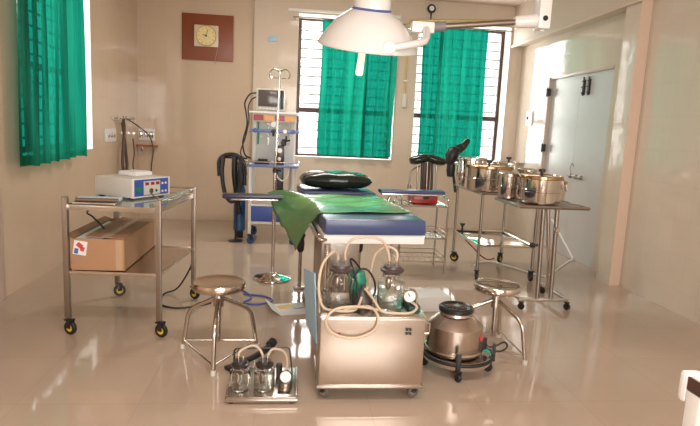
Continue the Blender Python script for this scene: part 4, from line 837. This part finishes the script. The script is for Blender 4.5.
# ---------------------------------------------------------------- kettle-like drum on round dolly
kx, ky = 1.062, 3.235
t = thing('wheeled_dolly', 'round steel dolly with a black bumper ring on casters under the steel kettle', 'dolly', (kx, ky, 0))
bm = bmn(); lathe(bm, [(0, 0.068), (0.19, 0.068), (0.207, 0.072), (0.214, 0.112), (0.205, 0.118), (0.17, 0.112), (0, 0.110)], (kx, ky, 0), 56); obj('platform', bm, 'chrome', t)
bm = bmn(); tube(bm, [(kx+0.216*math.cos(a*PI/30), ky+0.216*math.sin(a*PI/30), 0.108) for a in range(60)], 0.011, 10, closed=True); obj('bumper_ring', bm, 'black_rubber', t)
for k in range(4):
    a = math.radians(-105+90*k); x_, y_ = kx+0.19*math.cos(a), ky+0.19*math.sin(a)
    caster(t, x_, y_, 0.069, 0.027, 'black_plastic', a+0.6, 0.02)
    x2, y2 = kx+0.222*math.cos(a), ky+0.222*math.sin(a)
    bm = bmn(); box(bm, (x2-0.016, y2-0.010, 0.075), (x2+0.016, y2+0.010, 0.185), 0.006, rot=a+PI/2); obj('corner_post', bm, 'black_plastic', t)
kx, ky = 1.040, 3.25
t = thing('steel_kettle', 'stout stainless steel drum with black round lid standing on the round dolly', 'steel drum', (kx, ky, 0.112))
bm = bmn(); lathe(bm, [(0, 0.1125), (0.155, 0.1125), (0.172, 0.125), (0.176, 0.14), (0.170, 0.150), (0.172, 0.16), (0.172, 0.288), (0.112, 0.345), (0.098, 0.352), (0.094, 0.368), (0, 0.368)], (kx, ky, 0), 56); kb = obj('drum_body', bm, 'steel_sheet', t)
bm = bmn(); lathe(bm, [(0.173, 0.152), (0.182, 0.150), (0.184, 0.140), (0.176, 0.130)], (kx, ky, 0), 56); obj('base_band', bm, 'steel', t)
bm = bmn(); lathe(bm, [(0, 0.3685), (0.100, 0.3685), (0.108, 0.376), (0.108, 0.396), (0.098, 0.404), (0.084, 0.400), (0.078, 0.394), (0, 0.394)], (kx, ky, 0), 44); ld = obj('lid', bm, 'black_plastic', t)
bm = bmn()
for k in range(9): 
    a = k*2*PI/9; tube(bm, [(kx+0.02*math.cos(a), ky+0.02*math.sin(a), 0.397), (kx+0.066*math.cos(a+0.5), ky+0.066*math.sin(a+0.5), 0.397)], 0.004, 6)
disc(bm, (kx, ky, 0.394), 0.02, 0.012, 18); obj('vent_ribs', bm, 'dull_steel', ld)
bm = bmn(); disc(bm, (kx+0.135, ky-0.108, 0.235), 0.020, 0.006, 20, Matrix.Rotation(math.radians(-38), 4, 'Z') @ Matrix.Rotation(PI/2, 4, 'Y')); obj('red_badge', bm, 'red_text', t)
bm = bmn(); tube(bm, [(kx+0.175, ky-0.02, 0.19), (kx+0.215, ky-0.03, 0.15), (kx+0.26, ky-0.03, 0.155), (kx+0.32, ky-0.02, 0.175), (kx+0.345, ky-0.01, 0.14), (kx+0.30, ky-0.02, 0.115), (kx+0.24, ky-0.03, 0.125)], 0.006, 8, smooth=5); obj('latch_wire', bm, 'black_plastic', t)
bm = bmn(); box(bm, (kx+0.165, ky-0.045, 0.135), (kx+0.20, ky-0.015, 0.21), 0.006); obj('latch', bm, 'black_plastic', t)

# ---------------------------------------------------------------- floor clutter
bm = bmn(); box(bm, (1.02, 4.33, 0.0), (1.32, 4.58, 0.125), 0.006, rot=0.12); single('white_box', bm, 'paper', 'plain white box on the floor behind the kettle', 'box', (1.17, 4.45, 0.0))
t = thing('printed_carton', 'open white carton with yellow and teal print lying on the floor beside the drip stand', 'box', (0.03, 4.35, 0)); ORG = Vector((0, 0, 0)); t.rotation_euler = (0, 0, 0.25)
bm = bmn(); box(bm, (-0.12, -0.13, 0), (0.14, 0.15, 0.004)); box(bm, (-0.12, -0.13, 0.004), (0.14, -0.126, 0.045)); box(bm, (0.136, -0.126, 0.004), (0.14, 0.15, 0.05)); prism(bm, [(-0.12, 0.0), (-0.19, 0.055), (-0.186, 0.058), (-0.116, 0.004)], -0.12, 0.14, 'XZ'); obj('carton_body', bm, 'paper', t)
bm = bmn(); box(bm, (-0.10, 0.02, 0.004), (0.03, 0.10, 0.0055), rot=0.2); obj('yellow_print', bm, 'yellow_print', t)
bm = bmn(); box(bm, (-0.06, -0.06, 0.004), (0.11, -0.005, 0.0055), rot=0.35); obj('teal_print', bm, 'teal_print', t)
bm = bmn(); A_ = [Vector(p) for p in ((0.112, 3.17, 0.30), (0.162, 2.95, 0.27), (0.145, 3.09, 0.635), (0.088, 3.29, 0.61))]; nn = Vector((0.006, 0.0015, 0))
q = [bm.verts.new(p) for p in A_]+[bm.verts.new(p+nn) for p in A_]
for f in ((3, 2, 1, 0), (4, 5, 6, 7), (0, 1, 5, 4), (1, 2, 6, 5), (2, 3, 7, 6), (3, 0, 4, 7)): bm.faces.new([q[i] for i in f])
single('blue_folder', bm, 'sky_blue', 'light blue folder hanging upright on the left side of the suction machine', 'folder', (0.13, 3.15, 0))

# ---------------------------------------------------------------- right hand trolleys
def rail_box(bm, x0, x1, y0, y1, z, r, sides='fblr'):
    if 'f' in sides: tube(bm, [(x0, y0, z), (x1, y0, z)], r, 8)
    if 'b' in sides: tube(bm, [(x0, y1, z), (x1, y1, z)], r, 8)
    if 'l' in sides: tube(bm, [(x0, y0, z), (x0, y1, z)], r, 8)
    if 'r' in sides: tube(bm, [(x1, y0, z), (x1, y1, z)], r, 8)
t = thing('drum_trolley', 'steel two-shelf trolley with yellow-hubbed wheels carrying the row of drums', 'trolley', (2.17, 5.75, 0))
tx0, tx1, ty0, ty1 = 1.885, 2.46, 5.32, 6.17
for k, (x_, y_) in enumerate(((tx0, ty0), (tx1, ty0), (tx0, ty1), (tx1, ty1))):
    bm = bmn(); tube(bm, [(x_, y_, 0.115), (x_, y_, 0.90)], 0.0155, 12); obj('post', bm, 'dull_steel', t)
    caster(t, x_, y_, 0.116, 0.052, 'yellow' if k > 1 else 'grey_rubber', [1.2, 1.5, -0.7, -2.4][k], 0.028)
bm = bmn(); box(bm, (tx0-0.03, ty0-0.03, 0.885), (tx1+0.03, ty1+0.03, 0.900), 0.003); rail_box(bm, tx0-0.03, tx1+0.03, ty0-0.03, ty1+0.03, 0.890, 0.0145); obj('top_shelf', bm, 'dull_steel', t)
bm = bmn(); box(bm, (tx0, ty0, 0.352), (tx1, ty1, 0.360), 0.002); rail_box(bm, tx0, tx1, ty0, ty1, 0.362, 0.011); obj('lower_shelf', bm, 'chrome', t)
bm = bmn(); tube(bm, [(1.95, 6.10, 0.36), (1.95, 6.10, 0.43)], 0.012, 8); lathe(bm, [(0, 0.43), (0.02, 0.43), (0.035, 0.46), (0, 0.465)], (1.95, 6.10, 0), 16); single('rubber_stopper', bm, 'black_rubber', 'small black knob standing on the lower shelf of the drum trolley', 'knob', (1.95, 6.10, 0.36))
bm = bmn(); tube(bm, [(1.88, 5.75, 0.335), (1.90, 5.55, 0.30), (1.94, 5.45, 0.25), (2.02, 5.42, 0.20), (2.10, 5.44, 0.21)], 0.007, 8, smooth=5); single('red_hose', bm, 'red', 'short red hose hanging under the lower shelf of the drum trolley', 'hose', (1.95, 5.5, 0.25))
def drum(x_, y_, z_, r, h, label, rim='brass', knob=True):
    t = thing('sterilising_drum', label, 'steel drum', (x_, y_, z_), 'steel drums on the right-hand trolleys')
    bm = bmn(); lathe(bm, [(0, z_), (r-0.006, z_), (r, z_+0.006), (r, z_+h*0.45), (r+0.004, z_+h*0.47), (r+0.004, z_+h*0.55), (r, z_+h*0.57), (r, z_+h-0.004), (0, z_+h-0.004)], (x_, y_, 0), 56); obj('drum_body', bm, 'chrome', t)
    bm = bmn(); lathe(bm, [(0, z_+h-0.004), (r+0.008, z_+h-0.004), (r+0.012, z_+h), (r+0.012, z_+h+0.022), (r+0.006, z_+h+0.028), (r*0.9, z_+h+0.030), (r*0.86, z_+h+0.022), (0, z_+h+0.026)], (x_, y_, 0), 56); l = obj('lid', bm, rim, t)
    if knob:
        bm = bmn(); lathe(bm, [(0, z_+h+0.024), (0.012, z_+h+0.024), (0.012, z_+h+0.05), (0.03, z_+h+0.06), (0.03, z_+h+0.08), (0, z_+h+0.088)], (x_, y_, 0), 20); obj('knob', bm, 'black_plastic', l)
    for a in (-2.0, -0.6):
        bm = bmn(); c = Vector((x_+(r+0.006)*math.cos(a), y_+(r+0.006)*math.sin(a), z_+h*0.78)); box(bm, c-Vector((0.012, 0.005, 0.03)), c+Vector((0.012, 0.005, 0.035)), 0.003, rot=a+PI/2); obj('clasp', bm, 'dull_steel', t)
    return t
drum(2.01, 5.56, 0.905, 0.235, 0.225, 'largest wide steel drum with brassy lid at the front left of the drum trolley')
drum(2.36, 5.93, 0.905, 0.16, 0.25, 'steel drum standing behind the widest one, seen over its lid', 'steel')
drum(1.97, 6.00, 0.905, 0.155, 0.28, 'steel drum at the back left corner of the drum trolley', 'steel', False)
drum(2.375, 5.45, 0.905, 0.085, 0.21, 'small steel drum squeezed between the widest drum and the front stand', 'steel', False)
t = thing('instrument_stand', 'steel stand with twin posts and low base in front of the drum trolley', 'instrument stand', (2.18, 4.68, 0))
mx0, mx1, my0, my1 = 1.955, 2.39, 4.43, 4.95
bm = bmn(); box(bm, (mx0, my0-0.018, 0.072), (mx1, my0+0.018, 0.100), 0.004); box(bm, (mx1-0.02, my0, 0.074), (mx1+0.016, my1, 0.098), 0.004); box(bm, (mx0-0.0, my0, 0.074), (mx0+0.036, my0+0.10, 0.098), 0.004); obj('base_frame', bm, 'steel', t)
for x_, y_ in ((mx0+0.02, my0), (mx1-0.005, my0), (mx1, my1-0.03)): caster(t, x_, y_, 0.075, 0.030, 'black_plastic', -1.0, 0.022)
for k, x_ in enumerate((2.10, 2.22)):
    bm = bmn(); tube(bm, [(x_+0.02, my0, 0.098), (x_, my0+0.0, 0.885)], 0.019, 14); obj('post', bm, 'dull_steel', t)
bm = bmn(); tube(bm, [(2.24, my0+0.10, 0.40), (2.16, my0+0.05, 0.885)], 0.019, 14); tube(bm, [(2.30, my0+0.2, 0.09), (2.24, my0+0.1, 0.40)], 0.014, 12); obj('brace', bm, 'steel', t)
bm = bmn(); lathe(bm, [(0.0, -0.02), (0.02, -0.02), (0.026, 0), (0.02, 0.02), (0, 0.02)], (2.225, my0-0.026, 0.70), 18, RX); obj('clamp_knob', bm, 'chrome', t)
bm = bmn(); tube(bm, [(2.05, my0, 0.56), (2.015, my0, 0.56)], 0.02, 12); tube(bm, [(2.08, my0, 0.56), (2.04, my0, 0.56)], 0.01, 8); obj('height_knob', bm, 'black_plastic', t)
bm = bmn(); box(bm, (1.86, 4.36, 0.885), (2.46, 4.90, 0.897), 0.004); rail_box(bm, 1.86, 2.46, 4.36, 4.90, 0.893, 0.015); obj('tray', bm, 'dull_steel', t)
drum(2.135, 4.60, 0.9085, 0.172, 0.205, 'steel drum with brassy lid on the tray of the twin-post stand', 'brass')
drum(2.365, 4.77, 0.9085, 0.075, 0.15, 'small golden drum at the right rear of the stand tray', 'brass', False)
drum(1.935, 4.825, 0.9085, 0.085, 0.20, 'slim steel drum at the left rear of the stand tray', 'steel', False)
# black mask/gooseneck on the trolley's left rear
t = thing('black_mask_stand', 'black rubber masks hanging on a clamp at the left rear of the drum trolley', 'mask', (1.84, 6.2, 0.9))
bm = bmn(); tube(bm, [(1.865, 6.19, 0.80), (1.83, 6.2, 1.0), (1.80, 6.2, 1.18), (1.86, 6.2, 1.30)], 0.016, 10, smooth=5); obj('stem', bm, 'black_plastic', t)
bm = bmn(); lathe(bm, [(0, -0.10), (0.045, -0.09), (0.075, 0), (0.07, 0.07), (0.04, 0.11), (0, 0.12)], (1.79, 6.2, 1.20), 20, Matrix.Rotation(0.3, 4, 'Y')); lathe(bm, [(0, -0.08), (0.04, -0.07), (0.05, 0), (0.045, 0.07), (0, 0.09)], (1.79, 6.18, 1.05), 18); obj('mask', bm, 'black_rubber', t)
bm = bmn(); lathe(bm, [(0, -0.11), (0.03, -0.09), (0.042, 0), (0.03, 0.09), (0, 0.11)], (1.92, 6.2, 1.325), 18, Matrix.Rotation(0.65, 4, 'Y'), sy=0.6); lathe(bm, [(0, -0.08), (0.03, -0.06), (0.035, 0), (0.03, 0.06), (0, 0.08)], (1.85, 6.19, 1.30), 18, Matrix.Rotation(1.0, 4, 'Y'), sy=0.6); obj('mask', bm, 'black_vinyl', t)
# small trolley behind the table
t = thing('small_trolley', 'low wire-shelf steel trolley behind the right arm board', 'trolley', (1.37, 5.75, 0))
qx0, qx1, qy0, qy1 = 1.12, 1.61, 5.55, 5.98
for x_, y_ in ((qx0, qy0), (qx1, qy0), (qx0, qy1), (qx1, qy1)):
    bm = bmn(); tube(bm, [(x_, y_, 0.0), (x_, y_, 0.72)], 0.010, 10); obj('post', bm, 'dull_steel', t)
bm = bmn(); box(bm, (qx0, qy0, 0.708), (qx1, qy1, 0.716), 0.002); rail_box(bm, qx0, qx1, qy0, qy1, 0.712, 0.010); obj('top_shelf', bm, 'steel', t)
bm = bmn(); tube(bm, bend([(qx1, qy0, 0.715), (qx1, qy0, 0.78), (qx1-0.02, qy1, 0.82), (qx1-0.02, qy1, 0.715)], 0.04), 0.007, 8); tube(bm, bend([(qx0, qy0, 0.715), (qx0, qy0, 0.78), (qx0+0.02, qy1, 0.82), (qx0+0.02, qy1, 0.715)], 0.04), 0.007, 8); obj('guard_rail', bm, 'steel', t)
for z in (0.38, 0.13):
    bm = bmn(); rail_box(bm, qx0, qx1, qy0, qy1, z, 0.008); rail_box(bm, qx0, qx1, qy0, qy1, z+0.05, 0.005)
    for k in range(1, 9): tube(bm, [(qx0+(qx1-qx0)*k/9, qy0, z), (qx0+(qx1-qx0)*k/9, qy1, z)], 0.0035, 6)
    for k in range(0, 10): tube(bm, [(qx0+(qx1-qx0)*k/9, qy0, z), (qx0+(qx1-qx0)*k/9, qy0, z+0.05)], 0.003, 6)
    obj('wire_basket', bm, 'steel', t)
bm = bmn(); box(bm, (qx0, qy0, 0.368), (qx1, qy1, 0.373)); obj('middle_shelf', bm, 'steel', t)
t = thing('red_case', 'red plastic case on top of the small trolley under the black pads', 'case', (1.40, 5.80, 0.722))
bm = bmn(); box(bm, (1.27, 5.68, 0.7225), (1.53, 5.90, 0.80), 0.012); obj('case_body', bm, 'red', t)
bm = bmn(); box(bm, (1.275, 5.685, 0.802), (1.525, 5.895, 0.83), 0.01); obj('case_lid', bm, 'red', t)
bm = bmn(); box(bm, (1.37, 5.67, 0.77), (1.43, 5.68, 0.81), 0.003); obj('latch', bm, 'black_plastic', t)
t = thing('leg_support', 'pair of black padded leg supports on dark rods behind the right arm board', 'leg support', (1.44, 5.86, 0.83))
for x_ in (1.335, 1.385, 1.44, 1.495, 1.54): 
    bm = bmn(); tube(bm, [(x_, 5.84, 0.831), (x_-0.005, 5.86, 1.16)], 0.014 if x_ in (1.385, 1.495) else 0.009, 10); obj('rod', bm, 'black_plastic' if x_ in (1.385, 1.495) else 'dull_steel', t)
bm = bmn(); box(bm, (1.40, 5.875, 0.831), (1.48, 5.895, 1.14), 0.008); obj('rod_cover', bm, 'brown_label', t)
for s in (-1, 1):
    bm = bmn(); lathe(bm, [(0, -0.11), (0.025, -0.105), (0.04, -0.07), (0.042, 0.0), (0.04, 0.07), (0.025, 0.105), (0, 0.11)], (1.435+s*0.088, 5.86, 1.175), 22, Matrix.Rotation(math.radians(90+s*14), 4, 'Y'), sx=1.15, sy=1.7); obj('pad', bm, 'black_vinyl', t)
bm = bmn(); tube(bm, [(1.27, 5.93, 0.7165), (1.27, 5.93, 0.98), (1.30, 5.93, 1.06), (1.37, 5.90, 1.10)], 0.010, 10, smooth=4); obj('curved_rod', bm, 'dull_steel', t); 
bm = bmn(); tube(bm, [(1.27, 5.93, 0.84), (1.27, 5.93, 0.90)], 0.022, 12); obj('rod_clamp', bm, 'dull_steel', t)
# streak of light on door and floor, shaped as an added white tube
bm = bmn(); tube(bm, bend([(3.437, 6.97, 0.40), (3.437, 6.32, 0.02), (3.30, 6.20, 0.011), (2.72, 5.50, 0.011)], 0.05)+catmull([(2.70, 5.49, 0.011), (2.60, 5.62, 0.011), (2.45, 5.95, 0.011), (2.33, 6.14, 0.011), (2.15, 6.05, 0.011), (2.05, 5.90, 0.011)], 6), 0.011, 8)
single('light_streak', bm, 'light_streak', 'streak of light built as a white tube, down the grey door and over the floor', 'cable', (2.6, 5.4, 0.0))

# ---------------------------------------------------------------- draped bench at the right foreground
t = thing('draped_bench', 'corner of a white draped bench with a brown strap at the lower right edge', 'bench', (1.5, 1.1, 0))
bm = bmn(); box(bm, (1.245, 0.55, 0.70), (1.95, 1.535, 0.750), 0.02); obj('bench_top', bm, 'linen', t)
bm = bmn(); box(bm, (1.236, 1.52, 0.655), (1.295, 1.552, 0.753), 0.012); obj('drape_fold', bm, 'linen', t)
bm = bmn(); box(bm, (1.240, 0.6, 0.702), (1.2465, 1.519, 0.744), 0.002); obj('strap', bm, 'brown_label', t)
for x_, y_ in ((1.268, 1.49), (1.90, 1.49), (1.268, 0.62), (1.90, 0.62)):
    bm = bmn(); box(bm, (x_-0.028, y_-0.028, 0.0), (x_+0.028, y_+0.028, 0.70), 0.005); obj('leg', bm, 'white_paint', t)
